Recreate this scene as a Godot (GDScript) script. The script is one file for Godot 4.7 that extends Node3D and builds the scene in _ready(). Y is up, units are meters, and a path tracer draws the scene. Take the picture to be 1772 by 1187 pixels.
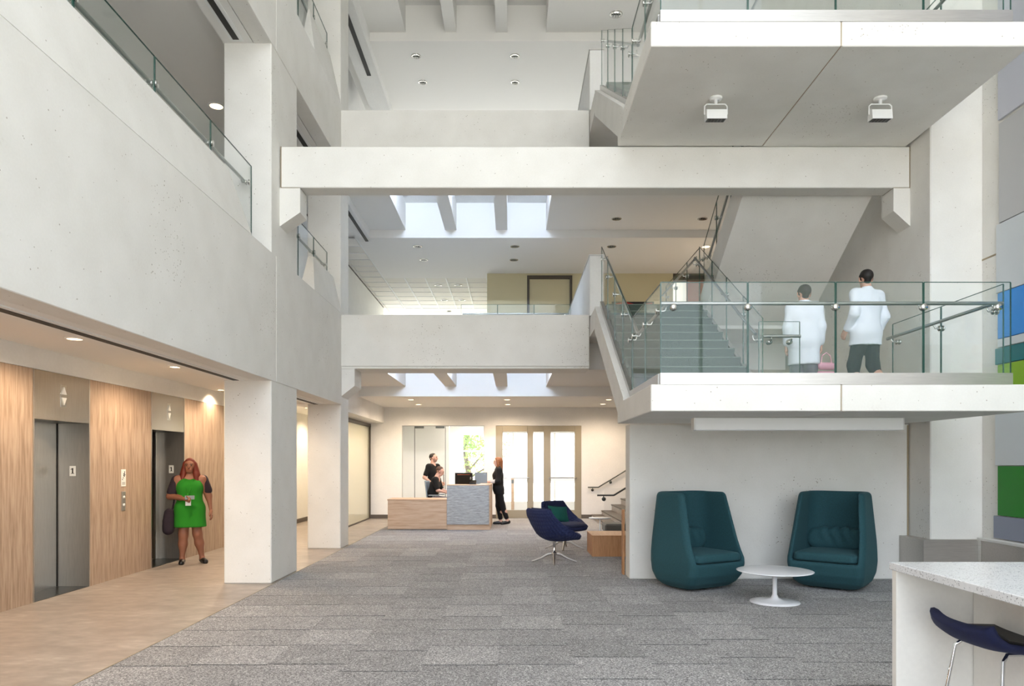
extends Node3D
# A concrete atrium with lifts, reception desk, stair landings and lounge seats. Depth d runs away from the camera: z = -d.

var M := {}
var used := {}
var rng := RandomNumberGenerator.new()

const LOBBY := 1.95
const HALL := 1.85
const GALLERY := 2.5
const SLOT := 3.6
const PANEL := 4.0

func _ready() -> void:
	rng.seed = 20240611
	# camera: level, with the lens shifted up so that verticals stay vertical
	var cam := Camera3D.new()
	cam.name = "camera"
	add_child(cam)
	cam.position = Vector3(0, 1.6, 0)
	cam.projection = Camera3D.PROJECTION_FRUSTUM
	cam.near = 0.05
	cam.far = 200.0
	cam.size = 0.05 * 1187.0 / 1260.0
	cam.frustum_offset = Vector2(0, 0.05 * 207.5 / 1260.0)
	cam.current = true
	# bright overcast sky
	var sky := ProceduralSkyMaterial.new()
	sky.sky_top_color = Color(0.9, 0.945, 1.0)
	sky.sky_horizon_color = Color(0.96, 0.98, 1.0)
	sky.ground_bottom_color = Color(0.55, 0.54, 0.52)
	sky.ground_horizon_color = Color(0.7, 0.7, 0.69)
	sky.sky_energy_multiplier = 1.0
	var env := Environment.new()
	env.background_mode = Environment.BG_SKY
	env.sky = Sky.new()
	env.sky.sky_material = sky
	env.background_energy_multiplier = 2.75
	env.tonemap_mode = Environment.TONE_MAPPER_LINEAR
	env.tonemap_exposure = 1.8
	env.sdfgi_enabled = true
	env.ssao_enabled = true
	env.ssil_enabled = true
	var we := WorldEnvironment.new()
	we.name = "environment"
	we.environment = env
	add_child(we)
	# the sun stands high over the side of the building: it lights the paving outside, not the hall
	var sun := DirectionalLight3D.new()
	sun.name = "sun"
	add_child(sun)
	sun.look_at_from_position(Vector3.ZERO, Vector3(-0.7, -0.72, 0.06))
	sun.light_color = Color(1.0, 0.98, 0.94)
	sun.light_energy = 3.6
	sun.light_angular_distance = 0.5
	sun.shadow_enabled = true
	sun.sky_mode = DirectionalLight3D.SKY_MODE_LIGHT_ONLY
	materials()
	structure_build()
	stairs_build()
	lobby_build()
	fittings_build()
	furniture_build()
	people_build()

# ------------------------------------------------------------------ nodes
func V(x: float, y: float, d: float) -> Vector3:
	return Vector3(x, y, -d)

func numbered(called: String) -> String:
	var n: int = used.get(called, 0)
	used[called] = n + 1
	return called if n == 0 else "%s_%03d" % [called, n]

func thing(called: String, label: String, category: String, at := Vector3.ZERO, turn := 0.0, group := "") -> Node3D:
	var o := Node3D.new()
	o.name = numbered(called)
	add_child(o)
	o.position = at
	o.rotation.y = turn
	o.set_meta("label", label)
	o.set_meta("category", category)
	if group != "":
		o.set_meta("group", group)
	return o

func setting(called: String, label: String, category: String) -> Node3D:
	var o := thing(called, label, category)
	o.set_meta("kind", "structure")
	return o

func dup(root: Node3D, at: Vector3, turn := 0.0, label := "") -> Node3D:
	var r: Node3D = root.duplicate()
	var stem := String(root.name)
	var tail := stem.right(4)
	if tail.begins_with("_") and tail.substr(1).is_valid_int():
		stem = stem.left(-4)
	r.name = numbered(stem)
	add_child(r)
	r.position = at
	r.rotation.y = turn
	if label != "":
		r.set_meta("label", label)
	return r

func mi(called: String, mesh: Mesh, mat: Material, parent: Node3D) -> MeshInstance3D:
	var o := MeshInstance3D.new()
	var n := 0
	var full := called
	while parent.has_node(NodePath(full)):
		n += 1
		full = "%s_%03d" % [called, n]
	o.name = full
	o.mesh = mesh
	o.material_override = mat
	o.cast_shadow = GeometryInstance3D.SHADOW_CASTING_SETTING_ON
	parent.add_child(o)
	return o

func obj(called: String, st: SurfaceTool, mat: Material, parent: Node3D) -> MeshInstance3D:
	st.generate_normals()
	return mi(called, st.commit(), mat, parent)

func S(smooth := false) -> SurfaceTool:
	var st := SurfaceTool.new()
	st.begin(Mesh.PRIMITIVE_TRIANGLES)
	st.set_smooth_group(0 if smooth else -1)
	return st

# ------------------------------------------------------------------ shapes
func face(st: SurfaceTool, pts: Array, out: Vector3) -> void:
	var n: Vector3 = (pts[1] - pts[0]).cross(pts[2] - pts[0])
	var flip := n.dot(out) > 0.0
	for i in range(1, pts.size() - 1):
		if flip:
			st.add_vertex(pts[0]); st.add_vertex(pts[i + 1]); st.add_vertex(pts[i])
		else:
			st.add_vertex(pts[0]); st.add_vertex(pts[i]); st.add_vertex(pts[i + 1])

func hexa(st: SurfaceTool, p: Array) -> void:
	# p: bottom four in a ring, top four in a ring
	var c := Vector3.ZERO
	for v in p:
		c += v / 8.0
	for f in [[0, 1, 2, 3], [4, 5, 6, 7], [0, 1, 5, 4], [1, 2, 6, 5], [2, 3, 7, 6], [3, 0, 4, 7]]:
		var q := [p[f[0]], p[f[1]], p[f[2]], p[f[3]]]
		var m: Vector3 = (q[0] + q[1] + q[2] + q[3]) / 4.0
		face(st, q, m - c)

func box(st: SurfaceTool, lo: Vector3, hi: Vector3) -> void:
	hexa(st, [Vector3(lo.x, lo.y, lo.z), Vector3(hi.x, lo.y, lo.z), Vector3(hi.x, lo.y, hi.z), Vector3(lo.x, lo.y, hi.z),
		Vector3(lo.x, hi.y, lo.z), Vector3(hi.x, hi.y, lo.z), Vector3(hi.x, hi.y, hi.z), Vector3(lo.x, hi.y, hi.z)])

func cbox(st: SurfaceTool, lo: Vector3, hi: Vector3, c: float) -> void:
	# a box with chamfered edges
	var mid := (lo + hi) / 2.0
	var h := (hi - lo) / 2.0
	c = minf(c, minf(h.x, minf(h.y, h.z)) * 0.9)
	var at := func(s: Vector3, a: int) -> Vector3:
		var v := Vector3(s.x * (h.x - c), s.y * (h.y - c), s.z * (h.z - c))
		v[a] = s[a] * h[a]
		return mid + v
	for a in 3:
		var b := (a + 1) % 3
		var e := (a + 2) % 3
		for sa in [-1.0, 1.0]:
			var out := Vector3.ZERO
			out[a] = sa
			var ring := []
			for k in [[-1.0, -1.0], [1.0, -1.0], [1.0, 1.0], [-1.0, 1.0]]:
				var s := Vector3.ZERO
				s[a] = sa; s[b] = k[0]; s[e] = k[1]
				ring.append(at.call(s, a))
			face(st, ring, out)
			for sb in [-1.0, 1.0]:
				var s0 := Vector3.ZERO
				s0[a] = sa; s0[b] = sb; s0[e] = -1.0
				var s1 := s0
				s1[e] = 1.0
				face(st, [at.call(s0, a), at.call(s1, a), at.call(s1, b), at.call(s0, b)], Vector3(s0.x + s1.x, s0.y + s1.y, s0.z + s1.z))
	for sx in [-1.0, 1.0]:
		for sy in [-1.0, 1.0]:
			for sz in [-1.0, 1.0]:
				var s := Vector3(sx, sy, sz)
				face(st, [at.call(s, 0), at.call(s, 1), at.call(s, 2)], s)

func B(called: String, x0: float, x1: float, y0: float, y1: float, d0: float, d1: float, mat: Material, parent: Node3D, c := 0.0) -> MeshInstance3D:
	var st := S()
	var lo := Vector3(minf(x0, x1), minf(y0, y1), -maxf(d0, d1))
	var hi := Vector3(maxf(x0, x1), maxf(y0, y1), -minf(d0, d1))
	if c > 0.0:
		cbox(st, lo, hi, c)
	else:
		box(st, lo, hi)
	return obj(called, st, mat, parent)

func prism(st: SurfaceTool, poly: PackedVector2Array, make: Callable, t0: float, t1: float) -> void:
	# make.call(point, t) -> Vector3
	var tri := Geometry2D.triangulate_polygon(poly)
	var c0 := Vector3.ZERO
	var c1 := Vector3.ZERO
	for p in poly:
		c0 += make.call(p, t0) / float(poly.size())
		c1 += make.call(p, t1) / float(poly.size())
	for i in range(0, tri.size(), 3):
		face(st, [make.call(poly[tri[i]], t0), make.call(poly[tri[i + 1]], t0), make.call(poly[tri[i + 2]], t0)], c0 - c1)
		face(st, [make.call(poly[tri[i]], t1), make.call(poly[tri[i + 1]], t1), make.call(poly[tri[i + 2]], t1)], c1 - c0)
	var ccw := not Geometry2D.is_polygon_clockwise(poly)
	for i in poly.size():
		var a := poly[i]
		var b := poly[(i + 1) % poly.size()]
		var e := b - a
		var n2 := Vector2(e.y, -e.x) if ccw else Vector2(-e.y, e.x)
		var m: Vector3 = make.call((a + b) / 2.0, t0)
		var o: Vector3 = make.call((a + b) / 2.0 + n2.normalized() * 0.01, t0)
		face(st, [make.call(a, t0), make.call(b, t0), make.call(b, t1), make.call(a, t1)], o - m)

func XY(p: Vector2, t: float) -> Vector3:
	return Vector3(p.x, p.y, -t)

func DY(p: Vector2, t: float) -> Vector3:
	return Vector3(t, p.y, -p.x)

func XZ(p: Vector2, t: float) -> Vector3:
	return Vector3(p.x, t, p.y)

func tube(st: SurfaceTool, pts: Array, r: float, sides := 10, r_end := -1.0) -> void:
	st.set_smooth_group(1)
	var rings := []
	var n := pts.size()
	var up := Vector3.UP
	var t_prev := Vector3.ZERO
	for i in n:
		var t: Vector3
		if i == 0:
			t = (pts[1] - pts[0]).normalized()
		elif i == n - 1:
			t = (pts[n - 1] - pts[n - 2]).normalized()
		else:
			t = ((pts[i] - pts[i - 1]).normalized() + (pts[i + 1] - pts[i]).normalized()).normalized()
		if i == 0:
			up = Vector3.UP if absf(t.y) < 0.9 else Vector3.RIGHT
		var side := t.cross(up).normalized()
		up = side.cross(t).normalized()
		var rr := r if r_end < 0.0 else lerpf(r, r_end, float(i) / float(n - 1))
		var ring := []
		for k in sides:
			var a := TAU * k / sides
			ring.append(pts[i] + (side * cos(a) + up * sin(a)) * rr)
		rings.append(ring)
	for i in n - 1:
		for k in sides:
			var k2 := (k + 1) % sides
			var q := [rings[i][k], rings[i][k2], rings[i + 1][k2], rings[i + 1][k]]
			var m: Vector3 = (q[0] + q[1] + q[2] + q[3]) / 4.0
			face(st, q, m - (pts[i] + pts[i + 1]) / 2.0)
	st.set_smooth_group(-1)
	face(st, rings[0], pts[0] - pts[1])
	face(st, rings[n - 1], pts[n - 1] - pts[n - 2])

func lathe(st: SurfaceTool, prof: Array, at := Vector3.ZERO, sides := 28, turn := Basis.IDENTITY) -> void:
	# prof: Vector2(radius, height)
	st.set_smooth_group(1)
	for i in prof.size() - 1:
		var p: Vector2 = prof[i]
		var q: Vector2 = prof[i + 1]
		var e := q - p
		for k in sides:
			var a := TAU * k / sides
			var b := TAU * (k + 1) / sides
			var mida := (a + b) / 2.0
			var out := turn * Vector3(cos(mida) * e.y, -e.x, sin(mida) * e.y)
			var pts := [at + turn * Vector3(cos(a) * p.x, p.y, sin(a) * p.x), at + turn * Vector3(cos(b) * p.x, p.y, sin(b) * p.x),
				at + turn * Vector3(cos(b) * q.x, q.y, sin(b) * q.x), at + turn * Vector3(cos(a) * q.x, q.y, sin(a) * q.x)]
			if p.x < 0.0005:
				pts.remove_at(1)
			elif q.x < 0.0005:
				pts.remove_at(3)
			var nn: Vector3 = (pts[1] - pts[0]).cross(pts[2] - pts[0])
			if nn.length_squared() > 1e-16:
				face(st, pts, out)
	st.set_smooth_group(-1)

# ------------------------------------------------------------------ fields and surface nets
func grid(lo: Vector3, hi: Vector3, cell: float) -> Dictionary:
	var nx := int(ceil((hi.x - lo.x) / cell)) + 1
	var ny := int(ceil((hi.y - lo.y) / cell)) + 1
	var nz := int(ceil((hi.z - lo.z) / cell)) + 1
	var f := PackedFloat32Array()
	f.resize(nx * ny * nz)
	return {"lo": lo, "cell": cell, "nx": nx, "ny": ny, "nz": nz, "f": f}

func bones_field(bones: Array, cell: float, k := 55.0, cut := -1e9) -> Dictionary:
	# bones: [a, b, ra, rb]; the field is a smooth union of tapered capsules
	var lo := Vector3(1e9, 1e9, 1e9)
	var hi := -lo
	for b in bones:
		var r: float = maxf(b[2], b[3]) + 2.5 * cell + 0.01
		for p in [b[0], b[1]]:
			lo = lo.min(p - Vector3.ONE * r)
			hi = hi.max(p + Vector3.ONE * r)
	var g := grid(lo, hi, cell)
	var f: PackedFloat32Array = g.f
	var nx: int = g.nx
	var ny: int = g.ny
	var nz: int = g.nz
	for b in bones:
		var a: Vector3 = b[0]
		var e: Vector3 = b[1]
		var ra: float = b[2]
		var rb: float = b[3]
		var pad := maxf(ra, rb) + 0.07
		var l := (a.min(e) - Vector3.ONE * pad - lo) / cell
		var h := (a.max(e) + Vector3.ONE * pad - lo) / cell
		var ab := e - a
		var inv := 1.0 / maxf(ab.length_squared(), 1e-9)
		for z in range(maxi(0, int(l.z)), mini(nz, int(h.z) + 1)):
			for y in range(maxi(0, int(l.y)), mini(ny, int(h.y) + 1)):
				var row := nx * (y + ny * z)
				for x in range(maxi(0, int(l.x)), mini(nx, int(h.x) + 1)):
					var p := Vector3(lo.x + x * cell, lo.y + y * cell, lo.z + z * cell) - a
					var t := clampf(p.dot(ab) * inv, 0.0, 1.0)
					f[row + x] += exp(-k * ((p - ab * t).length() - ra - (rb - ra) * t))
	for i in f.size():
		f[i] = 7.0 if f[i] < 0.001 else -log(f[i])
	if cut > lo.y:
		# a straight hem
		for z in nz:
			for y in ny:
				var c := k * (cut - lo.y - y * cell)
				if c < -7.0:
					break
				for x in nx:
					var i := x + nx * (y + ny * z)
					f[i] = maxf(f[i], c)
	g.f = f
	return g

func call_field(fn: Callable, lo: Vector3, hi: Vector3, cell: float) -> Dictionary:
	var g := grid(lo, hi, cell)
	var f: PackedFloat32Array = g.f
	var i := 0
	for z in int(g.nz):
		for y in int(g.ny):
			for x in int(g.nx):
				f[i] = fn.call(Vector3(lo.x + x * cell, lo.y + y * cell, lo.z + z * cell))
				i += 1
	g.f = f
	return g

func nets(g: Dictionary) -> Dictionary:
	var f: PackedFloat32Array = g.f
	var nx: int = g.nx
	var ny: int = g.ny
	var nz: int = g.nz
	var lo: Vector3 = g.lo
	var cell: float = g.cell
	var at := PackedInt32Array()
	at.resize(f.size())
	var v := PackedVector3Array()
	var idx := PackedInt32Array()
	var offs := [0, 1, nx, nx + 1, nx * ny, nx * ny + 1, nx * ny + nx, nx * ny + nx + 1]
	var cor := [Vector3(0, 0, 0), Vector3(1, 0, 0), Vector3(0, 1, 0), Vector3(1, 1, 0), Vector3(0, 0, 1), Vector3(1, 0, 1), Vector3(0, 1, 1), Vector3(1, 1, 1)]
	var edges := [[0, 1], [2, 3], [4, 5], [6, 7], [0, 2], [1, 3], [4, 6], [5, 7], [0, 4], [1, 5], [2, 6], [3, 7]]
	var o3: int = offs[3]
	var o4: int = offs[4]
	var o5: int = offs[5]
	var o6: int = offs[6]
	var o7: int = offs[7]
	for z in nz - 1:
		for y in ny - 1:
			var row := nx * (y + ny * z)
			for x in nx - 1:
				var i := row + x
				var s := f[i] < 0.0
				if s == (f[i + 1] < 0.0) and s == (f[i + nx] < 0.0) and s == (f[i + o3] < 0.0) and s == (f[i + o4] < 0.0) and s == (f[i + o5] < 0.0) and s == (f[i + o6] < 0.0) and s == (f[i + o7] < 0.0):
					continue
				var sum := Vector3.ZERO
				var n := 0
				for e in edges:
					var fa := f[i + offs[e[0]]]
					var fb := f[i + offs[e[1]]]
					if (fa < 0.0) != (fb < 0.0):
						sum += cor[e[0]].lerp(cor[e[1]], fa / (fa - fb))
						n += 1
				at[i] = v.size()
				v.append(lo + (Vector3(x, y, z) + sum / float(n)) * cell)
	for z in range(1, nz - 1):
		for y in range(1, ny - 1):
			var row := nx * (y + ny * z)
			for x in range(1, nx - 1):
				var i := row + x
				var s := f[i] < 0.0
				for a in 3:
					var step: int = [1, nx, nx * ny][a]
					if s == (f[i + step] < 0.0):
						continue
					var u: int = [nx, nx * ny, 1][a]
					var w: int = [nx * ny, 1, nx][a]
					var q := [at[i], at[i - u], at[i - u - w], at[i - w]]
					if s:
						idx.append_array([q[0], q[2], q[1], q[0], q[3], q[2]])
					else:
						idx.append_array([q[0], q[1], q[2], q[0], q[2], q[3]])
	return {"v": v, "i": idx}

func add_to(total: Dictionary, m: Dictionary, t: Transform3D) -> void:
	var base: int = total.v.size()
	var flip := t.basis.determinant() < 0.0
	for k in m.v.size():
		total.v.append(t * m.v[k])
		if total.has("c"):
			total.c.append(m.c[k] if m.has("c") else total.tint)
	for k in range(0, m.i.size(), 3):
		total.i.append(base + m.i[k])
		total.i.append(base + m.i[k + (2 if flip else 1)])
		total.i.append(base + m.i[k + (1 if flip else 2)])

func to_mesh(m: Dictionary) -> ArrayMesh:
	var n := PackedVector3Array()
	n.resize(m.v.size())
	for k in range(0, m.i.size(), 3):
		var a: int = m.i[k]
		var b: int = m.i[k + 1]
		var c: int = m.i[k + 2]
		var w: Vector3 = (m.v[c] - m.v[a]).cross(m.v[b] - m.v[a])
		n[a] += w; n[b] += w; n[c] += w
	for k in n.size():
		n[k] = n[k].normalized()
	var arr := []
	arr.resize(Mesh.ARRAY_MAX)
	arr[Mesh.ARRAY_VERTEX] = m.v
	arr[Mesh.ARRAY_NORMAL] = n
	arr[Mesh.ARRAY_INDEX] = m.i
	if m.has("c"):
		arr[Mesh.ARRAY_COLOR] = m.c
	if m.has("uv"):
		arr[Mesh.ARRAY_TEX_UV] = m.uv
	var am := ArrayMesh.new()
	am.add_surface_from_arrays(Mesh.PRIMITIVE_TRIANGLES, arr)
	return am

# ------------------------------------------------------------------ materials
func noise_bytes(size: int, freq: float, oct: int, sd: int, kind := FastNoiseLite.TYPE_SIMPLEX_SMOOTH) -> PackedByteArray:
	var n := FastNoiseLite.new()
	n.seed = sd
	n.noise_type = kind
	n.frequency = freq
	n.fractal_octaves = oct
	if oct < 2:
		n.fractal_type = FastNoiseLite.FRACTAL_NONE
	var im := n.get_seamless_image(size, size, false, false, 0.15, true)
	im.convert(Image.FORMAT_L8)
	return im.get_data()

func ramp(size: int, layers: Array, stops: Array) -> ImageTexture:
	# layers: [bytes, weight]; stops: [t, Color]
	var gr := Gradient.new()
	gr.offsets = PackedFloat32Array(stops.map(func(s): return s[0]))
	gr.colors = PackedColorArray(stops.map(func(s): return s[1]))
	var lut := PackedByteArray()
	for k in 256:
		var c := gr.sample(k / 255.0)
		lut.append_array([c.r8, c.g8, c.b8])
	var out := PackedByteArray()
	out.resize(size * size * 3)
	var total := 0.0
	for l in layers:
		total += l[1]
	for i in size * size:
		var s := 0.0
		for l in layers:
			s += l[0][i] * l[1]
		var k := clampi(int(s / total), 0, 255) * 3
		out[i * 3] = lut[k]; out[i * 3 + 1] = lut[k + 1]; out[i * 3 + 2] = lut[k + 2]
	var im := Image.create_from_data(size, size, false, Image.FORMAT_RGB8, out)
	return ImageTexture.create_from_image(im)

func mat(called: String, color: Color, rough := 0.7, metal := 0.0) -> StandardMaterial3D:
	var m := StandardMaterial3D.new()
	m.resource_name = called
	m.albedo_color = color
	m.roughness = rough
	m.metallic = metal
	M[called] = m
	return m

func tri(m: StandardMaterial3D, tex: Texture2D, scale: Vector3, world := true) -> StandardMaterial3D:
	m.albedo_texture = tex
	m.uv1_triplanar = true
	m.uv1_world_triplanar = world
	m.uv1_scale = scale
	m.uv1_triplanar_sharpness = 8.0
	return m

func bump(m: StandardMaterial3D, tex: Texture2D, cm: float) -> void:
	m.heightmap_enabled = true
	m.heightmap_texture = tex
	m.heightmap_scale = cm

func glassy(called: String, color: Color, alpha: float) -> StandardMaterial3D:
	var m := mat(called, Color(color, alpha), 0.02)
	m.transparency = BaseMaterial3D.TRANSPARENCY_ALPHA
	m.metallic_specular = 0.3
	return m

func lamp_mat(called: String, color: Color, e: float) -> StandardMaterial3D:
	var m := mat(called, Color(0.9, 0.9, 0.88), 0.5)
	m.emission_enabled = true
	m.emission = color
	m.emission_energy_multiplier = e
	return m

func materials() -> void:
	var fine := noise_bytes(512, 0.05, 4, 3)
	var broad := noise_bytes(512, 0.006, 4, 5)
	var streak := noise_bytes(512, 0.02, 5, 9)
	# cast concrete: pale, softly blotched, with small dark air pits
	var pits := PackedByteArray()
	pits.resize(1024 * 1024)
	pits.fill(128)
	for k in 260:
		var px := rng.randi_range(4, 1019)
		var py := rng.randi_range(4, 1019)
		# pits come in loose drifts
		if rng.randf() < 0.5 and k > 0:
			px = posmod(px / 4 + 300, 1016) + 4
			py = posmod(py / 3 + 500, 1016) + 4
		var r := rng.randf_range(0.7, 2.3)
		for y in range(maxi(0, py - 3), mini(1024, py + 4)):
			for x in range(maxi(0, px - 3), mini(1024, px + 4)):
				if Vector2(x - px, y - py).length() < r:
					pits[y * 1024 + x] = 8
	var b1 := noise_bytes(1024, 0.004, 4, 21)
	var b2 := noise_bytes(1024, 0.09, 3, 22)
	var conc := PackedByteArray()
	conc.resize(1024 * 1024)
	for i in 1024 * 1024:
		conc[i] = clampi(int(pits[i] * 1.0 + (b1[i] - 128) * 0.28 + (b2[i] - 128) * 0.12), 0, 255)
	var concrete := ramp(1024, [[conc, 1.0]], [[0.0, Color(0.62, 0.585, 0.53)], [0.2, Color(0.76, 0.735, 0.69)], [0.38, Color(0.878, 0.866, 0.838)], [0.62, Color(0.905, 0.895, 0.87)], [1.0, Color(0.92, 0.91, 0.888)]])
	M.concrete_tex = concrete
	var c := tri(mat("concrete", Color(1, 1, 1), 0.78), concrete, Vector3.ONE * 0.36)
	mat("joint", Color(0.62, 0.56, 0.46), 0.9)
	tri(mat("plaster", Color(0.93, 0.925, 0.91), 0.85), ramp(512, [[fine, 1.0], [broad, 1.0]], [[0.0, Color(0.96, 0.96, 0.96)], [1.0, Color(1, 1, 1)]]), Vector3.ONE * 0.7)
	mat("ceiling_paint", Color(0.93, 0.92, 0.9), 0.9)
	mat("tan_paint", Color(0.8, 0.76, 0.62), 0.85)
	mat("tile_board", Color(0.9, 0.885, 0.85), 0.9)
	mat("white_paint", Color(0.93, 0.93, 0.92), 0.5)
	mat("dark_gap", Color(0.12, 0.115, 0.11), 0.9)
	mat("grille", Color(0.17, 0.165, 0.155), 0.6)
	mat("base_strip", Color(0.36, 0.33, 0.3), 0.7)
	# wood laminates
	var wood_tex := ramp(512, [[streak, 1.3], [fine, 0.5], [broad, 0.6]], [[0.0, Color(0.5, 0.41, 0.335)], [0.36, Color(0.61, 0.52, 0.44)], [0.5, Color(0.675, 0.585, 0.505)], [0.66, Color(0.715, 0.635, 0.555)], [1.0, Color(0.77, 0.69, 0.61)]])
	tri(mat("wood_wall", Color(1.0, 0.99, 0.98), 0.42), wood_tex, Vector3(2.6, 0.16, 2.6))
	tri(mat("wood_wall_second", Color(1.0, 0.99, 0.98), 0.42), wood_tex, Vector3(2.6, 0.16, 2.6)).uv1_offset = Vector3(0.3, 0.6, 0.35)
	var oak_tex := ramp(512, [[streak, 1.0], [fine, 0.6]], [[0.0, Color(0.66, 0.54, 0.43)], [0.45, Color(0.755, 0.645, 0.54)], [0.7, Color(0.79, 0.69, 0.59)], [1.0, Color(0.83, 0.74, 0.65)]])
	tri(mat("oak_desk", Color(1, 0.97, 0.94), 0.5), oak_tex, Vector3(0.12, 1.6, 1.6))
	tri(mat("oak_table", Color(0.95, 0.8, 0.64), 0.5), oak_tex, Vector3(2.2, 0.25, 0.25))
	tri(mat("slate", Color(0.98, 0.97, 0.96), 0.7), ramp(512, [[streak, 1.0], [fine, 0.7]], [[0.0, Color(0.44, 0.44, 0.435)], [0.35, Color(0.6, 0.6, 0.59)], [0.6, Color(0.68, 0.68, 0.67)], [1.0, Color(0.78, 0.78, 0.77)]]), Vector3(0.4, 2.6, 1.0))
	tri(mat("stone_floor", Color(0.97, 0.97, 0.97), 0.38), ramp(512, [[streak, 1.0], [broad, 0.9], [fine, 0.5]], [[0.0, Color(0.52, 0.475, 0.44)], [0.42, Color(0.6, 0.555, 0.515)], [0.6, Color(0.645, 0.6, 0.56)], [0.72, Color(0.68, 0.64, 0.6)], [1.0, Color(0.8, 0.77, 0.73)]]), Vector3(0.3, 1.0, 0.55))
	# carpet tiles in five tones of one yarn
	var yarn := PackedByteArray()
	yarn.resize(512 * 512)
	for i in 512 * 512:
		yarn[i] = clampi(int(128 + rng.randfn(0.0, 58.0)), 0, 255)
	var yarn_tex := ramp(512, [[yarn, 1.0], [streak, 0.08]], [[0.0, Color(0.14, 0.14, 0.14)], [0.3, Color(0.42, 0.41, 0.405)], [0.6, Color(0.63, 0.62, 0.61)], [1.0, Color(0.97, 0.96, 0.94)]])
	for k in 5:
		var t: float = [0.94, 0.97, 0.99, 0.915, 1.035][k]
		var cm := tri(mat("carpet_%d" % k, Color(t * 0.99, t * 0.99, t * 1.0), 0.95), yarn_tex, Vector3(0.3, 0.3, 0.3))
		cm.uv1_offset = Vector3(0.17 * k, 0, 0.31 * k)
		cm.rim_enabled = true
		cm.rim = 0.2
	tri(mat("stair_carpet", Color(0.3, 0.345, 0.305), 0.95), ramp(512, [[yarn, 1.0], [fine, 1.0]], [[0.0, Color(0.75, 0.75, 0.75)], [1.0, Color(1, 1, 1)]]), Vector3(0.8, 0.6, 0.6))
	mat("stair_nosing", Color(0.42, 0.46, 0.42), 0.8)
	mat("seam_shade_backing", Color(0.16, 0.16, 0.165), 0.95)  # dark backing: puts the tile-edge shadow into the seams as colour
	# metals
	var brushed := ramp(512, [[streak, 1.0], [fine, 1.0]], [[0.0, Color(0.74, 0.73, 0.715)], [1.0, Color(0.82, 0.81, 0.795)]])
	tri(mat("steel", Color(0.95, 0.94, 0.93), 0.4, 1.0), brushed, Vector3(0.25, 3.0, 3.0))
	tri(mat("steel_jamb", Color(0.92, 0.91, 0.89), 0.45, 1.0), brushed, Vector3(3.0, 0.2, 3.0))
	tri(mat("steel_door", Color(0.9, 0.89, 0.87), 0.27, 1.0), brushed, Vector3(3.0, 0.2, 3.0))
	tri(mat("steel_shoe", Color(0.97, 0.97, 0.97), 0.36, 1.0), brushed, Vector3(0.2, 3.0, 3.0))
	mat("steel_bright", Color(0.82, 0.82, 0.8), 0.18, 1.0)
	mat("rail_steel", Color(0.6, 0.61, 0.6), 0.28, 1.0)
	mat("steel_dark", Color(0.36, 0.37, 0.36), 0.3, 1.0)
	mat("chrome", Color(0.85, 0.85, 0.86), 0.06, 1.0)
	mat("reflector", Color(0.72, 0.71, 0.68), 0.12, 1.0)
	mat("bronze", Color(0.62, 0.58, 0.5), 0.45, 0.3)
	mat("dark_bronze", Color(0.3, 0.27, 0.23), 0.5, 0.3)
	# glass
	glassy("glass", Color(0.7, 0.88, 0.82), 0.03)
	glassy("glass_pane", Color(0.85, 0.92, 0.9), 0.05)
	glassy("glass_frosted", Color(0.86, 0.86, 0.78), 0.5)
	mat("glass_edge", Color(0.14, 0.3, 0.26), 0.15)
	# cloth and furniture
	var weave := ramp(512, [[yarn, 1.0], [fine, 0.4]], [[0.0, Color(0.62, 0.62, 0.62)], [1.0, Color(1, 1, 1)]])
	for p in [["teal_cloth", Color(0.16, 0.36, 0.395)], ["teal_piping", Color(0.1, 0.27, 0.29)], ["navy_cloth", Color(0.11, 0.15, 0.31)], ["grey_cloth", Color(0.5, 0.49, 0.46)], ["green_cushion", Color(0.09, 0.45, 0.4)], ["stool_navy", Color(0.085, 0.12, 0.3)]]:
		var cm := tri(mat(p[0], p[1], 0.85), weave, Vector3.ONE * 1.4, false)
		cm.rim_enabled = true
		cm.rim = 0.35
		cm.rim_tint = 0.7
	mat("stool_inner", Color(0.055, 0.05, 0.05), 0.5)
	mat("table_white", Color(0.92, 0.92, 0.93), 0.25)
	var fleck := PackedByteArray()
	fleck.resize(512 * 512)
	fleck.fill(255)
	for k in 1900:
		var px := rng.randi_range(0, 511)
		var py := rng.randi_range(0, 511)
		for j in rng.randi_range(2, 7):
			var tone := rng.randi_range(20, 150)
			for w in 2:
				fleck[posmod(py + w, 512) * 512 + posmod(px, 512)] = tone
			px += rng.randi_range(-1, 1)
			py += rng.randi_range(-1, 1)
	tri(mat("quartz", Color(0.95, 0.95, 0.95), 0.14), ramp(512, [[fleck, 1.0], [fine, 0.25]], [[0.0, Color(0.32, 0.31, 0.31)], [0.6, Color(0.66, 0.66, 0.66)], [0.82, Color(0.93, 0.93, 0.93)], [1.0, Color(0.97, 0.97, 0.97)]]), Vector3.ONE * 1.3)
	tri(mat("counter_panel", Color(0.93, 0.915, 0.885), 0.45), M.plaster.albedo_texture, Vector3.ONE)
	mat("black_plastic", Color(0.03, 0.03, 0.032), 0.35)
	mat("screen_black", Color(0.035, 0.03, 0.028), 0.08)
	mat("grey_plastic", Color(0.52, 0.56, 0.58), 0.5)
	mat("sign_white", Color(0.93, 0.93, 0.91), 0.5)
	mat("ink", Color(0.04, 0.04, 0.045), 0.6)
	mat("ink_red", Color(0.72, 0.07, 0.1), 0.5)
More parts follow.
